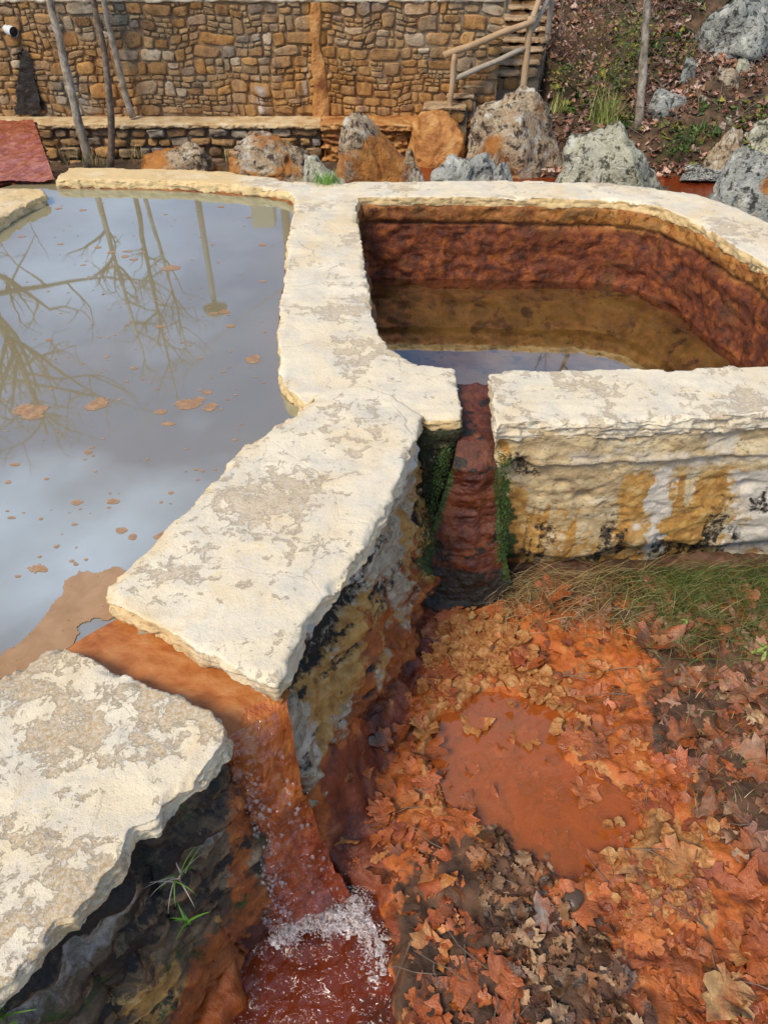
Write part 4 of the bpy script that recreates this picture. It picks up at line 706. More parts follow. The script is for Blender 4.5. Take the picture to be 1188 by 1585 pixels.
hx, hy = -3.6, 19.; hs = thing('house', (hx, hy, .8), 'ochre house with tiled hip roof and chimney mirrored at the pool rim', 'house')
V, F = joinm([box((hx, hy+2.5, 2.2), (5.0, 5, 2.8))]); put('wall', V, F, M['house'], hs, False)
V = np.array([(hx-2.9, hy-.4, 3.5), (hx+2.9, hy-.4, 3.5), (hx+2.9, hy+5.4, 3.5), (hx-2.9, hy+5.4, 3.5), (hx-.9, hy+2.5, 4.7), (hx+.9, hy+2.5, 4.7)]); rf = put('roof', V, [[0, 1, 5, 4], [1, 2, 5], [2, 3, 4, 5], [3, 0, 4], [3, 2, 1, 0]], M['roof'], hs, False)
V, F = joinm([box((hx+.3, hy+1.6, 4.7), (.6, .6, 1.4))]); put('chimney', V, F, M['house'], rf, False)
for k in (-1.4, 0, 1.4): V, F = joinm([box((hx+k, hy-.03, 2.3), (.7, .1, 1.0))]); put('window', V, F, M['glass'], hs, False)

# ================================================================== LEAVES
PLANE = [(.0, -.28), (.16, -.36), (.34, -.34), (.50, -.38), (.52, -.22), (.47, -.08), (.60, .0), (.76, .14), (.62, .20), (.58, .34), (.40, .34), (.42, .52), (.26, .60), (.18, .78), (.0, .96)]
BIT = [(.0, -.4), (.22, -.42), (.38, -.2), (.30, .02), (.48, .16), (.36, .36), (.14, .34), (.0, .52)]
OAK = [(.0, -.55), (.06, -.42), (.16, -.36), (.10, -.25), (.25, -.14), (.14, -.03), (.31, .12), (.18, .22), (.30, .37), (.15, .45), (.10, .57), (.0, .62)]
def leaf_mesh(half, rr, curl, stalk=.35):
    sk = rr.uniform(.7, 1.15); j = lambda p: (p[0]*rr.uniform(.75, 1.12)*sk, p[1]+rr.uniform(-.06, .06)); R_ = [half[0]]+[j(p) for p in half[1:-1]]+[half[-1]]; sk = rr.uniform(.7, 1.15); L_ = [(-x*rr.uniform(.75, 1.1)*sk, y+rr.uniform(-.06, .06)) for x, y in half[1:-1]]
    y0, y1 = half[0][1], half[-1][1]; mid = [(0, y0+(y1-y0)*k/5) for k in range(1, 5)]; V = [(x, y) for x, y in R_]+L_+mid; nR = len(R_); nL = len(L_); m0 = nR+nL; F = []
    for chain, flip in ((list(range(nR)), 0), ([0]+list(range(nR, nR+nL))+[nR-1], 1)):
        k = 0
        for a_, b_ in zip(chain[:-1], chain[1:]):
            yy = (V[a_][1]+V[b_][1])/2; want = min(3, max(k, int(round((yy-y0)/(y1-y0)*5-1))))
            while k < want: F.append([a_, m0+k+1, m0+k] if not flip else [a_, m0+k, m0+k+1]); k += 1
            F.append([a_, b_, m0+k] if not flip else [b_, a_, m0+k])
    A_ = np.array([(x, y, 0.) for x, y in V]); r = np.hypot(A_[:, 0], A_[:, 1]-.1); c1, c2, c3 = (rr.gauss(0, curl) for _ in range(3)); A_[:, 2] = c1*A_[:, 0]**2+c2*(A_[:, 1]-.1)**2+c3*A_[:, 0]*A_[:, 1]+abs(rr.gauss(.25, .2))*np.abs(A_[:, 0])*.6+np.array([rr.gauss(0, .07)*(1 if q > .3 else .2) for q in r])
    if stalk: n = len(A_); A_ = np.vstack([A_, [(-.02, y0, 0), (.02, y0, 0), (rr.uniform(-.15, .15), y0-stalk, rr.uniform(0, .12))]]); F.append([n, n+1, n+2])
    return A_/1.4, F
rr = random.Random(77)
LM = {k: [] for k in ('plane', 'oak', 'bit')}
for k, h, n in (('plane', PLANE, 18), ('oak', OAK, 10), ('bit', BIT, 12)):
    for i in range(n): V, F = leaf_mesh(h, rr, .45 if k != 'bit' else .7, .35 if rr.random() < .6 else 0); LM[k].append((V, F, mesh(k+'_leaf', V, F, M['leaf'], True)))
def rotm(tilt, az, spin):
    cz, sz = math.cos(spin), math.sin(spin); A_ = np.array([[cz, -sz, 0], [sz, cz, 0], [0, 0, 1]]); k = np.array([math.cos(az), math.sin(az), 0]); K = np.array([[0, -k[2], k[1]], [k[2], 0, -k[0]], [-k[1], k[0], 0]]); return (np.eye(3)+math.sin(tilt)*K+(1-math.cos(tilt))*K@K) @ A_
ORANGE = [(.40, .11, .028), (.46, .16, .045), (.33, .075, .02), (.28, .08, .03), (.54, .26, .09), (.22, .05, .018), (.16, .06, .03), (.42, .13, .05)]; BROWN = [(.24, .12, .07), (.32, .18, .11), (.16, .075, .045), (.36, .24, .15), (.28, .13, .10)]; DARK = [(.06, .035, .022), (.12, .065, .035), (.20, .11, .055), (.28, .17, .09), (.38, .26, .15), (.10, .08, .07), (.30, .14, .06)]
N_ = 5800; XX = RNG.uniform(-.15, 2.0, N_); YY = RNG.uniform(.45, 2.56, N_); ZZ = gz(XX, YY); PP = np.c_[XX, YY, ZZ]
sdpu, sdpl, sdfl = polysd(px(PP), PUDDLE), polysd(px(PP), PLUNGE), polysd(px(PP), FLOW); dsl, lsl = slabdist(XX, YY)
mb = pmask(PP, [(930, 930), (1240, 920), (1240, 1330), (1130, 1300), (1060, 1190), (1000, 1060)], 30, 40, 6, 51); md = pmask(PP, [(740, 1290), (790, 1290), (870, 1390), (960, 1440), (1010, 1600), (830, 1620), (800, 1480), (740, 1400)], 20, 20, 6, 52); mbg = pmask(PP, [(690, 930), (960, 930), (1000, 1060), (930, 1190), (880, 1100), (830, 1060), (690, 1080)], 20, 20, 6, 50)
pal_o = lambda x, y: 1. if vn(np.array([[x*3.1, y*3.1, 4.]]), 66)[0] > -.15 else 0.
recs = []
for i in range(N_):
    if sdpl[i] > -18 or dsl[i] < .05 or (sdpu[i] > 4 and rr.random() > .45) or (sdfl[i] > -5 and rr.random() > .22) or (mbg[i] > .5 and rr.random() > .5): continue
    z = ZZ[i]+rr.uniform(-.013, .010) if sdpu[i] < 4 else -1.012+rr.uniform(-.03, .02) - .022*(rr.random() < .7)
    if md[i] > .5:
        if rr.random() < .12: continue
        kind, size, pal = ('oak', rr.uniform(.055, .095), DARK) if rr.random() < .85 else ('plane', rr.uniform(.07, .11), DARK); tilt = abs(rr.gauss(.5, .3)); z += rr.uniform(0, .03)
    else:
        if rr.random() < .30+.28*(pal_o(XX[i], YY[i])): continue
        kind = rr.choices(('plane', 'oak', 'bit'), (.30, .14, .56))[0]; size = (rr.uniform(.03, .08) if rr.random() < .45 else rr.uniform(.08, .16))*{'plane': 1.15, 'oak': .8, 'bit': .75}[kind]; pal = BROWN if rr.random() < mb[i]*.9 else ORANGE; tilt = abs(rr.gauss(.12, .22))
        if pal is BROWN: size *= 1.2; tilt += abs(rr.gauss(.1, .2))
    recs.append((kind, rr.randrange(len(LM[kind])), size, (XX[i], YY[i], z), tilt, rr.uniform(0, 6.28), rr.uniform(0, 6.28), np.array(rr.choice(pal))*rr.uniform(.75, 1.2), 'oak' if md[i] > .5 else ('brown' if pal is BROWN else 'orange'), sdpu[i]))
def score(r): 
    q = px(np.array(r[3])); ok = 5 < q[0] < 1183 and 5 < q[1] < 1580; return (r[2]/np.linalg.norm(np.array(r[3])-_C) if ok else 0)
recs.sort(key=score, reverse=True)
LAB = {'orange': ('plane_leaf', 'fallen leaf coated in orange mud on the wet ground around the puddle', 'mud-coated leaves around the puddle'), 'brown': ('plane_leaf', 'dry brown fallen leaf in the litter near the grass', 'dry brown leaves near the grass'), 'oak': ('oak_leaf', 'dark fallen leaf in the black drift below the puddle', 'dark leaf drift below the puddle')}
def leaf_label(kind, size, p, colr, cls):
    u, v = px(np.array(p)); inside = polysd(np.array([[u, v]]), PUDDLE)[0] > 0
    sz = 'large' if size > .13 else 'medium' if size > .085 else 'small'; lum = colr @ [.3, .6, .1]
    tn = {'orange': ('dark rust', 'rust orange', 'light orange'), 'brown': ('dark brown', 'dull brown', 'light brown'), 'oak': ('blackish', 'dark brown', 'tan')}[cls][0 if lum < .11 else 1 if lum < .19 else 2]
    shp = {'plane': 'lobed', 'oak': 'oak', 'bit': 'torn'}[kind]; hv = 'left' if u < 700 else 'right' if u > 960 else 'middle'
    if inside: wh = 'sunk in the '+('upper' if v < 1160 else 'lower')+' part of the orange puddle'
    elif v < 1060: wh = {'left': 'at the foot of the slab wall', 'middle': 'on the mud between puddle and grass', 'right': 'beside the grass strip'}[hv]
    elif v < 1250: wh = {'left': 'left of the orange puddle', 'middle': 'at the right rim of the orange puddle', 'right': 'in the litter near the right edge'}[hv]
    elif v < 1420: wh = {'left': 'between the waterfall and the dark drift', 'middle': 'just below the orange puddle', 'right': 'right of the pebble, below the brown litter'}[hv]
    else: wh = {'left': 'near the bottom edge beside the plunge pool', 'middle': 'near the bottom edge below the pebble', 'right': 'in the bottom right corner'}[hv]
    return f'{sz} {tn} {shp} fallen leaf {wh}'
mass = []; tones = []; silt = []
for k, (kind, vi, size, p, tl, az, sp, colr, cls, sd_) in enumerate(recs):
    R_ = rotm(tl, az, sp)
    if k < 290:
        o = link('fallen_'+LAB[cls][0], LM[kind][vi][2]); from_m = np.eye(4); from_m[:3, :3] = R_*size; from_m[:3, 3] = p
        from mathutils import Matrix
        o.matrix_world = Matrix(from_m.tolist()); o.color = (*colr, 1); tag(o, leaf_label(kind, size, p, colr, cls), 'leaf', LAB[cls][2])
    else: V, F, _ = LM[kind][vi]; mass.append(((V*size) @ R_.T + np.array(p), F)); tones.append(np.repeat(colr[None], len(V), 0)); silt.append(np.full(len(V), {'orange': 1., 'brown': .25, 'oak': .3}[cls]))
V, F = joinm(mass); tag(put('leaf_litter', V, F, M['leaf_mass'], None, True, {'silt': np.concatenate(silt)}, np.vstack(tones)), 'matted orange and brown leaf litter covering the low wet ground', None, None, 'stuff')
def hero(u, v, size, spin, tilt, colr, label, kind='plane', dz=.03, seed=0, curl=.3):
    V, F = leaf_mesh(PLANE if kind == 'plane' else OAK, random.Random(seed), curl, .45); g = uz(u, v, -.96); g[2] = gz(np.array([g[0]]), np.array([g[1]]))[0]+dz; R_ = rotm(tilt, 1.2, spin); o = link('fallen_'+kind+'_leaf', mesh('hero_leaf', V, F, M['leaf'], True)); m_ = np.eye(4); m_[:3, :3] = R_*size; m_[:3, 3] = g; o.matrix_world = Matrix(m_.tolist()); o.color = (*colr, 1); return tag(o, label, 'leaf')
hero(1155, 1118, .13, -1.2, .25, (.60, .46, .27), 'pale cream star-shaped leaf at the right edge above the dry litter', seed=3)
hero(1120, 1535, .20, 2.3, .2, (.42, .25, .10), 'large tan five-pointed leaf in the bottom right corner', seed=4)
hero(845, 1425, .13, .6, .35, (.36, .31, .27), 'greyish upturned leaf beside the dark hole in the leaf drift', seed=5)
hero(595, 1155, .12, 1.9, .3, (.12, .09, .075), 'dark grey curled leaf on the wet flow beside the slab wall', seed=6)
hero(905, 1215, .14, 2.7, .2, (.46, .15, .05), 'orange crumpled leaf standing out of the puddle', seed=7, dz=.05)
hero(800, 1030, .11, .3, .3, (.30, .055, .025), 'deep red leaf on the crust above the puddle', seed=8)
hero(1105, 1190, .12, .2, .5, (.22, .13, .08), 'dull brown folded leaf hanging into the dry litter on the right', seed=9)
hero(1020, 1010, .10, 1.0, .3, (.40, .24, .13), 'light brown leaf lying in the grass under the front wall', seed=10)
hero(930, 975, .10, 2.0, .3, (.30, .15, .07), 'russet leaf at the left end of the grass strip', seed=11)
parts = []; rt = random.Random(19)
for k in range(110):
    p = np.array([rt.uniform(0, 1.9), rt.uniform(.5, 2.45), 0.]); p[2] = -.955; q = px(p)
    if polysd(q[None], PUDDLE)[0] > 0 or polysd(q[None], PLUNGE)[0] > -20 or slabdist(p[0], p[1])[0] < .08: continue
    a_ = rt.uniform(0, 6.28); ln = rt.uniform(.05, .2); pts = [p+np.array([math.cos(a_), math.sin(a_), .15*rt.random()])*ln*f+np.array([rt.gauss(0, .004), rt.gauss(0, .004), .012]) for f in (0, .33, .66, 1)]; parts.append(tube(pts, np.linspace(.0025, .001, 4), 4, 0, 0, False))
V, F = joinm(parts); tag(put('litter_twigs', V, F, M['twig'], None, True), 'thin twigs scattered through the wet leaf litter', None, None, 'stuff')
# ------------------------------------------------------------------ crust around the puddle: curled mineral plates
rr = random.Random(5); parts = []
edge = dense(np.array([(690, 1090), (675, 1060), (690, 1000), (720, 965), (770, 960), (800, 1000), (820, 1050), (850, 1075), (872, 1105), (885, 1150), (900, 1180)], float), 6)[:150]
for k in range(330):
    if k < 230: e = edge[rr.randrange(max(1, len(edge)//2))]; u, v = e[0]+rr.gauss(0, 16), e[1]+rr.gauss(0, 14)
    else: u, v = rr.choice([(rr.uniform(930, 1110), rr.uniform(1260, 1420)), (rr.uniform(700, 800), rr.uniform(965, 1050))])
    g = uz(u, v, -.95); z = -.962; n = 9; s = rr.uniform(.006, .034); R_ = rotm(abs(rr.gauss(.1, .25)), rr.uniform(0, 6), 0)
    ring = [np.array([math.cos(6.283*i/n)*rr.uniform(.6, 1.15), math.sin(6.283*i/n)*rr.uniform(.6, 1.15), rr.uniform(-.05, .35)]) for i in range(n)]; V = [R_ @ (q*s)+np.array([g[0], g[1], z+.012]) for q in ring+[np.array([0, 0, 0.])]]+[R_ @ (q*s*np.array([.9, .9, 1])-np.array([0, 0, .012]))+np.array([g[0], g[1], z+.012]) for q in ring]
    parts.append((V, [[i, (i+1) % n, n] for i in range(n)]+[[i, n+1+i, n+1+(i+1) % n, (i+1) % n] for i in range(n)]))
t = T('crust'); M['crust'] = t.bsdf(t.ramp(t.noise(22, 7, .65), (.3, (.24, .07, .016)), (.5, (.42, .17, .045)), (.7, (.54, .33, .13))), .65, t.bump(t.noise(120, 6), .9, .008))
V, F = joinm(parts); tag(put('mineral_crust', V, F, M['crust'], None, False), 'ochre crust of mineral flakes round the orange puddle', None, None, 'stuff')
pb = uz(885, 1392, -.93); V, F = icos(3); V = V*(1+.12*fbm(V, 1.5, 3, 9))[:, None]*[.038, .042, .03]+pb; t = T('dark_lump'); M['lump'] = t.bsdf(t.mix(t.noise(30, 5), (.03, .02, .014), (.14, .09, .055)), .35, t.bump(t.noise(60), .5, .006)); tag(put('lump', V, F, M['lump'], None, True), 'dark rounded pebble in place of a dark hole in the leaf drift', 'lump')  # dark body added where the drift has only a dark hole

# ================================================================== FOAM AND DROPS
rr = random.Random(9); I1, I2 = icos(1), icos(2)
def bubbles(pts, rads, ico, sq=1.): return joinm([(ico[0]*np.array([r, r, r*sq])+p, ico[1]) for p, r in zip(pts, rads)])
FOAM = [(405, 1475), (420, 1425), (455, 1395), (480, 1375), (515, 1392), (545, 1372), (572, 1400), (592, 1445), (604, 1500), (580, 1545), (566, 1500), (556, 1462), (520, 1440), (480, 1440), (440, 1465)]
U_ = RNG.normal(500, 66, 60000); V_ = RNG.normal(1432, 48, 60000); D_ = np.stack([ray(u, v) for u, v in zip(U_, V_)]); PF = _C + D_*((-1.022-CAM_H)/D_[:, 2])[:, None]
wf = polysd(np.c_[U_, V_], FOAM)+16*fbm(PF, 16, 4, 701); keep = (wf > -40) & (RNG.random(60000) < np.exp(np.minimum(0, wf-4)/5.5)); PF = PF[keep][:9000]; wf = wf[keep][:9000]
xs = RNG.uniform(-.5, .0, 260); ys = RNG.uniform(.62, 1.0, 260); PF = np.vstack([PF, np.c_[xs, ys, np.full(260, -1.022)][fbm(np.c_[xs, ys, 0*xs], 9, 3, 705) > .05]]); wf = np.r_[wf, np.full(len(PF)-len(wf), -20.)]
pts = PF+np.c_[0*wf, 0*wf, RNG.random(len(wf))*.020*np.clip((wf+6)/22, 0, 1)]; rads = np.where(RNG.random(len(wf)) < .93, RNG.uniform(.0010, .0024, len(wf)), RNG.uniform(.0025, .0050, len(wf)))
fx, fy = np.meshgrid(np.arange(-.52, .10, .0028), np.arange(.78, 1.24, .0028)); PG = np.c_[fx.ravel(), fy.ravel(), np.full(fx.size, -1.024)]
wg = polysd(px(PG), FOAM)+20*fbm(PG, 15, 5, 701, .62)-3; hole = ridge(PG, 38, 3, 702); PG[:, 2] += np.clip(wg/26, 0, 1)*(.014+.010*fbm(PG, 40, 4, 703, .65)+.006*np.abs(fbm(PG, 120, 2, 704)))
ok = (wg > 0) & (hole < .25+wg/30); FQ = grid(fx.shape[1], fx.shape[0]); FQ = FQ[ok[FQ].all(1)]; us = np.unique(FQ); mq = np.full(len(PG), -1); mq[us] = np.arange(len(us))
V, F = bubbles(pts[::2], rads[::2], I1); V, F = joinm([(V, F), (PG[us], mq[FQ].tolist())]); tag(put('foam', V, F, M['foam'], None, True), 'white foam where the waterfall hits the red plunge pool', None, None, 'stuff')
rads = []
SS, TT = [], []
for _ in range(650):
    tt = rr.random()**.75*.78+.2; ln_ = rr.choice((.24, .36, .47)); s = min(.97, max(.02, ln_+.07*math.sin(tt*9+ln_*20)+rr.gauss(0, .05))) if rr.random() < .82 else rr.gauss(.9, .07); SS.append(s); TT.append(tt); rads.append(rr.uniform(.0010, .0026) if rr.random() < .8 else rr.uniform(.003, .0068))
pts = fall(np.array(SS), np.array(TT))+np.c_[np.zeros(650), -.016-np.abs(RNG.normal(0, .010, 650)), np.zeros(650)]
V, F = bubbles(pts, rads, I2, 1.5); tag(put('water_drops', V, F, M['drop'], None, True), 'clear drops and bubbles running down the orange waterfall', None, None, 'stuff')

# ================================================================== FLOATING FILM ON THE POOL
def film(name, fn, bb, z, mat, res=.006):
    (x0, y0), (x1, y1) = bb; nx, ny = int((x1-x0)/res)+2, int((y1-y0)/res)+2; X, Y = np.meshgrid(np.linspace(x0, x1, nx), np.linspace(y0, y1, ny)); P = np.c_[X.ravel(), Y.ravel(), np.full(X.size, z)]; ok = fn(P) > 0; F = grid(nx, ny); F = F[ok[F].all(1)]
    use = np.unique(F); mp_ = np.full(len(P), -1); mp_[use] = np.arange(len(use)); return put(name, P[use], mp_[F], mat, None, False)
SHEET = [(-40, 1060), (5, 1010), (50, 975), (75, 940), (100, 905), (125, 888), (185, 880), (212, 900), (206, 940), (186, 952), (150, 962), (128, 972), (116, 1000), (60, 1030)]; HOLE = [(113, 1010), (124, 970), (150, 960), (175, 963), (168, 985), (150, 1010)]
f1 = film('scum_sheet', lambda P: np.minimum(polysd(PX0(P, PW), SHEET)+9*fbm(P, 12, 4, 711), -polysd(PX0(P, PW), HOLE)+3*fbm(P, 30, 3, 712)), ((-1.5, 1.2), (-.6, 1.8)), PW+.003, M['scum_sheet'], .005); tag(f1, 'broad tan scum sheet on the pool just above the outlet channel', 'scum')
for k, (u, v, a_, b_, lab) in enumerate([(52, 636, 30, 10, 'largest orange scum patch, near the left edge of the pool'), (150, 626, 16, 8, 'medium orange scum patch, next right of the largest one'), (291, 629, 19, 9, 'oval orange scum patch in mid pool with a smaller one at its right'), (326, 629, 11, 7, 'small orange scum patch touching the oval one in mid pool'), (391, 556, 14, 7, 'round orange scum patch close to the pool divider'), (58, 880, 20, 8, 'bright orange scum patch above the broad tan scum sheet'), (268, 415, 15, 4, 'thin orange scum patch between the mirrored tree trunks'), (250, 831, 15, 8, 'orange scum patch against the edge of the near slab')]):
    c_ = uz(u, v, PW); rx, ry = abs(uz(u+a_, v, PW)[0]-c_[0]), abs(uz(u, v-b_, PW)[1]-c_[1]); o = film('scum_patch', lambda P: 1-np.hypot((P[:, 0]-c_[0])/rx, (P[:, 1]-c_[1])/ry)+.5*fbm(P, 14, 4, 720+k), ((c_[0]-1.5*rx, c_[1]-1.5*ry), (c_[0]+1.5*rx, c_[1]+1.5*ry)), PW+.002, M['scum'], .008); tag(o, lab, 'scum', 'orange scum patches on the pool')
parts = []; rr = random.Random(15); PSD = xy([(90, 300), (440, 305), (430, 420), (418, 590), (440, 645), (230, 835), (90, 900), (0, 960), (-20, 350)], PW)
while len(parts) < 210:
    u, v = rr.uniform(-10, 450), 300+600*rr.random()**1.1; p = uz(u, v, PW+.0016)
    if polysd(p[None, :2], PSD)[0] < .03: continue
    n = 10; s = rr.uniform(.004, .012) if rr.random() < .85 else rr.uniform(.015, .032); asp = rr.uniform(.5, 1); parts.append(([p+np.array([math.cos(6.283*i/n)*s*rr.uniform(.75, 1.2), math.sin(6.283*i/n)*s*asp*rr.uniform(.75, 1.2), 0]) for i in range(n)], [list(range(n))]))
V, F = joinm(parts); tag(put('scum_flecks', V, F, M['scum'], None, False), 'small orange scum flecks scattered over the milky pool', None, None, 'stuff')

# ================================================================== GRASS AND PLANTS
def blades(spec, seed):                                      # spec: (base, length, heading, lean, width, colour, droop)
    rr = random.Random(seed); V = []; F = []; C_ = []
    for b, ln, hd, lean, wd, col_, dr in spec:
        n = 5; o = len(V); dx, dy = math.cos(hd), math.sin(hd); sx, sy = -dy, dx; p = np.array(b, float); an = lean
        for k in range(n+1):
            w = wd*(1-(k/n)**1.6)*.5+.0002; V += [p+np.array([sx*w, sy*w, 0]), p-np.array([sx*w, sy*w, 0])]; C_ += [col_, col_]; an += dr/n; p = p+np.array([dx*math.sin(an), dy*math.sin(an), math.cos(an)])*ln/n
        F += [[o+2*k, o+2*k+1, o+2*k+3, o+2*k+2] for k in range(n)]
    return np.array(V), F, np.array(C_)
GREEN = [(.08, .13, .025), (.13, .19, .04), (.05, .085, .02), (.19, .22, .07)]; STRAW = [(.42, .30, .13), (.34, .22, .09), (.24, .14, .06), (.50, .40, .22)]
rr = random.Random(3); spec = []
GX = RNG.uniform(.56, 2.05, 6500); GY = 2.57-np.abs(RNG.normal(0, .20, 6500))*(.6+.5*sst(.7, 1.5, GX)); GZ = gz(GX, GY)
for k in range(6500):
    x, y = GX[k], GY[k]; q = px(np.array([x, y, -.93])); g = sst(900, 1010, q[0]); gg = rr.random() < .08+.78*g
    if rr.random() > .35+.40*g: continue
    z = GZ[k]; spec.append(((x, y, z), rr.uniform(.07, .24), rr.uniform(2.8, 6.6), abs(rr.gauss(.35, .35)), rr.uniform(.0016, .0036), np.array(rr.choice(GREEN if gg else STRAW))*rr.uniform(.7, 1.2), rr.uniform(.4, 2.0)))
for _ in range(160):
    x, y = uz(rr.uniform(1060, 1180), rr.uniform(1030, 1260), -.93)[:2]; spec.append(((x, y, -.93), rr.uniform(.03, .07), rr.uniform(0, 6.28), rr.gauss(.4, .3), .002, np.array(rr.choice(GREEN+STRAW)), .8))
V, F, C_ = blades(spec, 1); tag(put('grass', V, F, M['blade'], None, True, None, C_), 'tangled green and straw grass strip along the foot of the front wall', None, None, 'stuff')
def tuft(name, c, n, ln, spread, label, pal=GREEN, seed=0, wd=.004, r=.03, lean=.25, droop=.6, cat='grass tuft'):
    rr = random.Random(seed); spec = [((c[0]+rr.gauss(0, r), c[1]+rr.gauss(0, r), c[2]), ln*rr.uniform(.5, 1.1), rr.uniform(0, 6.28), abs(rr.gauss(lean, spread)), wd*rr.uniform(.7, 1.2), np.array(rr.choice(pal))*rr.uniform(.8, 1.25), rr.uniform(.1, 1)*droop) for _ in range(n)]
    V, F, C_ = blades(spec, seed); return tag(put(name, V, F, M['blade'], None, True, None, C_), label, cat)
tuft('grass_tuft', uz(507, 283), 130, .09, .25, 'small bright green grass tuft on the pool rim by the grey boulder', [(.12, .28, .02), (.18, .34, .04)], 41, .005, .045)
c_ = uy(935, 190, 8.57); tuft('sedge_clump', c_, 120, .36, .2, 'tall yellow-green sedge clump on the slope above the green-grey boulder', [(.22, .28, .05), (.13, .20, .03), (.32, .32, .10)], 42, .010, .07)
c_ = uy(862, 172, 8.51); tuft('sedge_clump', c_, 50, .22, .3, 'yellowish sedge clump beside the large tan boulder', [(.28, .28, .06), (.2, .2, .04)], 43, .009, .05)
c_ = uy(1095, 205, 8.40); tuft('grass_tuft', c_, 60, .14, .3, 'dull green grass tuft on the bank above the gravel', GREEN, 44, .008, .07)
c_ = uz(8, 1560, -.12); tuft('grass_tuft', c_, 9, .16, .3, 'few long green grass blades at the bottom left corner', [(.14, .28, .03), (.20, .34, .06)], 45, .007, .02, .5, .6)
c_ = uz(262, 1352, -.30); tuft('grass_sprig', c_+[.03, -.02, .02], 16, .11, .4, 'dry and green grass sprig hanging on the dark wall beside the waterfall', [(.5, .42, .32), (.42, .32, .24), (.12, .24, .03)], 46, .0035, .008, .7, 2.2, 'grass sprig')
c_ = uz(285, 1420, -.45); tuft('grass_sprig', c_+[.02, -.03, .03], 6, .09, .4, 'short bright green grass sprig below the dry one', [(.12, .30, .03), (.10, .24, .03)], 47, .008, .006, .8, 1.2, 'grass sprig')
for k, (u, v, n, ln) in enumerate([(100, 248, 40, .22), (150, 250, 40, .18), (210, 240, 30, .16), (355, 245, 30, .2)]):
    c_ = uy(u, v+6, 8.06); tuft('weed_clump', c_, n, ln, .3, ['straw weed clump beside the red inlet channel', 'green and straw weeds round the sapling feet', 'dry weeds left of the low rounded orange boulder', 'thin upright weeds left of the dark rust-brown boulder'][k], STRAW+GREEN[:2], 48+k, .006, .045, .3, .5, 'weeds')
def leafy(name, c, n, size, hgt, label, colr, seed):
    rr = random.Random(seed); parts = []; tn = []
    for k in range(n):
        a_ = 6.28*k/n*2.4; h = hgt*(.3+.7*k/n); R_ = rotm(rr.uniform(.4, .9), a_+1.57, a_-1.57); V, F = leaf_mesh([(0, -.5), (.12, -.3), (.20, 0), (.18, .25), (.10, .45), (0, .65)], rr, .3, .1); V = V @ np.diag([size]*3) @ R_.T+np.array(c)+np.array([math.cos(a_)*size*.35, math.sin(a_)*size*.35, h]); parts.append((V, F)); tn.append(np.repeat((np.array(colr)*rr.uniform(.8, 1.2))[None], len(V), 0))
    r = thing(name, c, label, 'plant'); V, F = joinm(parts); put('leaves', V, F, M['blade'], r, False, None, np.vstack(tn)); V, F = tube([np.array(c), np.array(c)+[0.004, 0, hgt*.5], np.array(c)+[0, 0, hgt]], [.004, .003, .002], 5); put('stem', np.array(V), F, M['twig'], r); return r
leafy('leafy_plant', uz(1178, 1020, -.92), 11, .075, .10, 'light green serrated-leaf plant at the right edge of the litter', (.22, .30, .06), 51); leafy('seedling', uz(1055, 975, -.92), 7, .035, .09, 'small bright green seedling in the grass under the front wall', (.20, .36, .07), 52)
# moss strips beside the chute
def moss(name, pts, n, label, seed):
    rr = random.Random(seed); spec = []
    for _ in range(n): k = rr.random()*(len(pts)-1); i = int(k); f = k-i; p = np.array(pts[i])*(1-f)+np.array(pts[i+1])*f; spec.append((p+[rr.gauss(0, .014), -abs(rr.gauss(0, .008)), rr.gauss(0, .01)], rr.uniform(.006, .016), rr.uniform(3.4, 6.0), rr.uniform(.7, 1.9), .0045, np.array(rr.choice([(.03, .06, .008), (.055, .10, .014), (.018, .035, .006)])), .8))
    V, F, C_ = blades(spec, seed); return tag(put(name, V, F, M['blade'], None, True, None, C_), label, 'moss')
moss('moss_strip', [uy(690, 690, 2.58), uy(672, 760, 2.52), uy(655, 850, 2.45)], 900, 'green moss strip down the left side of the dark red chute', 61); moss('moss_strip', [uy(776, 700, 2.53), uy(780, 780, 2.50), uy(774, 865, 2.47)], 900, 'green moss strip down the right side of the dark red chute', 62)

# ------------------------------------------------------------------ cover of the slope
rr = random.Random(12); mass = []; tones = []; LIT = [(.38, .19, .12), (.50, .30, .22), (.28, .13, .08), (.56, .40, .32), (.18, .085, .06), (.44, .22, .11)]; GRN = [(.05, .10, .015), (.09, .15, .025), (.16, .20, .03), (.30, .28, .04)]
HX = RNG.uniform(1.62, 5.6, 7500); HY = RNG.uniform(7.9, 11.9, 7500); HZ = hz(HX, HY); GM = fbm(np.c_[HX, HY, 0*HX], 1.3, 3, 801); DK = fbm(np.c_[HX, HY, 0*HX], 1.6, 3, 802)
for k in range(7500):
    x, y, z, gm, dk = HX[k], HY[k], HZ[k], GM[k], DK[k]
    if dk > .3 and rr.random() < .6: continue
    V, F, _ = LM['plane' if k % 3 else 'oak'][k % 10]; s = rr.uniform(.04, .11); R_ = rotm(rr.uniform(.2, 1.1), rr.uniform(0, 6.28), rr.uniform(0, 6.28)); c = np.array(rr.choice(GRN if (gm > .25 and rr.random() < .6) else LIT))*rr.uniform(.6, 1.2); V = (V*s) @ R_.T+[x, y, z+rr.uniform(0, .05)]; mass.append((V, F)); tones.append(np.repeat(c[None], len(V), 0))
V, F = joinm(mass); tag(put('slope_leaf_litter', V, F, M['leaf_mass'], None, False, None, np.vstack(tones)), 'pinkish brown leaf litter covering the slope', None, None, 'stuff')
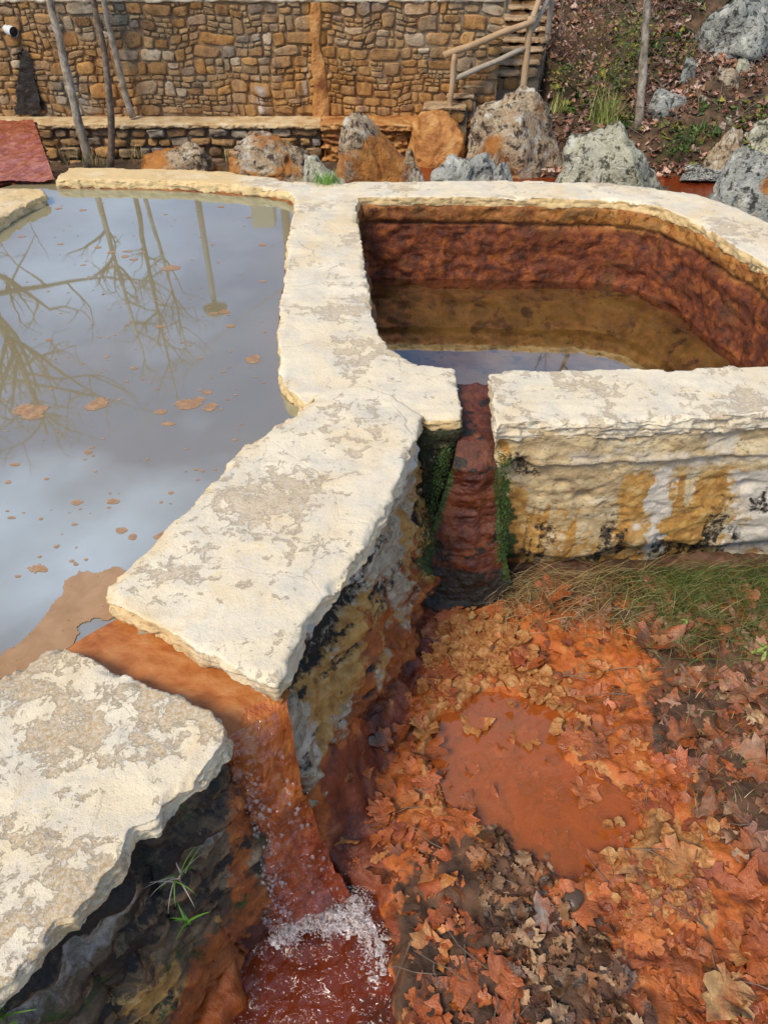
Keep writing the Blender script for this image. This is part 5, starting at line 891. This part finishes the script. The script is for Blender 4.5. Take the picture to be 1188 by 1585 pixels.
mass = []; tones = []                                          # ivy and brambles: leaf clouds of real depth
for (u, v, y, r, n, pal) in [(985, 60, 8.5, .30, 420, GRN), (960, 110, 8.2, .22, 260, GRN), (930, 30, 8.8, .35, 300, GRN+LIT), (880, 60, 8.6, .28, 300, LIT), (900, 120, 8.1, .2, 200, GRN+LIT), (1060, 90, 8.3, .15, 100, GRN), (1060, 215, 7.4, .14, 160, GRN[:2]), (1040, 230, 7.3, .12, 120, GRN[:2]), (1170, 190, 7.6, .2, 120, GRN), (870, 110, 8.2, .12, 120, GRN)]:
    c = uy(u, v, y*1.12); r *= 1.12
    for _ in range(n):
        d_ = np.array([rr.gauss(0, 1), rr.gauss(0, .6), rr.gauss(0, .8)])*r*.55; V, F, _m = LM['oak'][rr.randrange(10)]; s = rr.uniform(.03, .07); V = (V*s) @ rotm(rr.uniform(.2, 1.4), rr.uniform(0, 6.28), rr.uniform(0, 6.28)).T+c+d_; mass.append((V, F)); tones.append(np.repeat((np.array(rr.choice(pal))*rr.uniform(.6, 1.3))[None], len(V), 0))
V, F = joinm(mass); tag(put('undergrowth', V, F, M['leaf_mass'], None, False, None, np.vstack(tones)), 'ivy and bramble undergrowth on the slope', None, None, 'stuff')
parts = []
TX = RNG.uniform(1.8, 5.2, 420); TY = RNG.uniform(8.4, 11.2, 420); TZ = hz(TX, TY)
for k in range(420):
    x, y, z = TX[k], TY[k], TZ[k]; a_ = rr.uniform(0, 6.28); ln = rr.uniform(.2, .7); p = np.array([x, y, z]); d_ = np.array([math.cos(a_), math.sin(a_)*.6, rr.uniform(.3, 1.3)]); d_ /= np.linalg.norm(d_); pts = [p]
    for j in range(5): d_ = d_+np.array([rr.gauss(0, .15), rr.gauss(0, .15), -.12]); d_ /= np.linalg.norm(d_); p = p+d_*ln/5; pts.append(p)
    parts.append(tube(pts, np.linspace(.005, .0018, 6), 3, 0, 0, False))
V, F = joinm(parts); tag(put('twig_tangle', V, F, M['twig'], None, False), 'tangle of dry twigs and bramble stems on the slope', None, None, 'stuff')
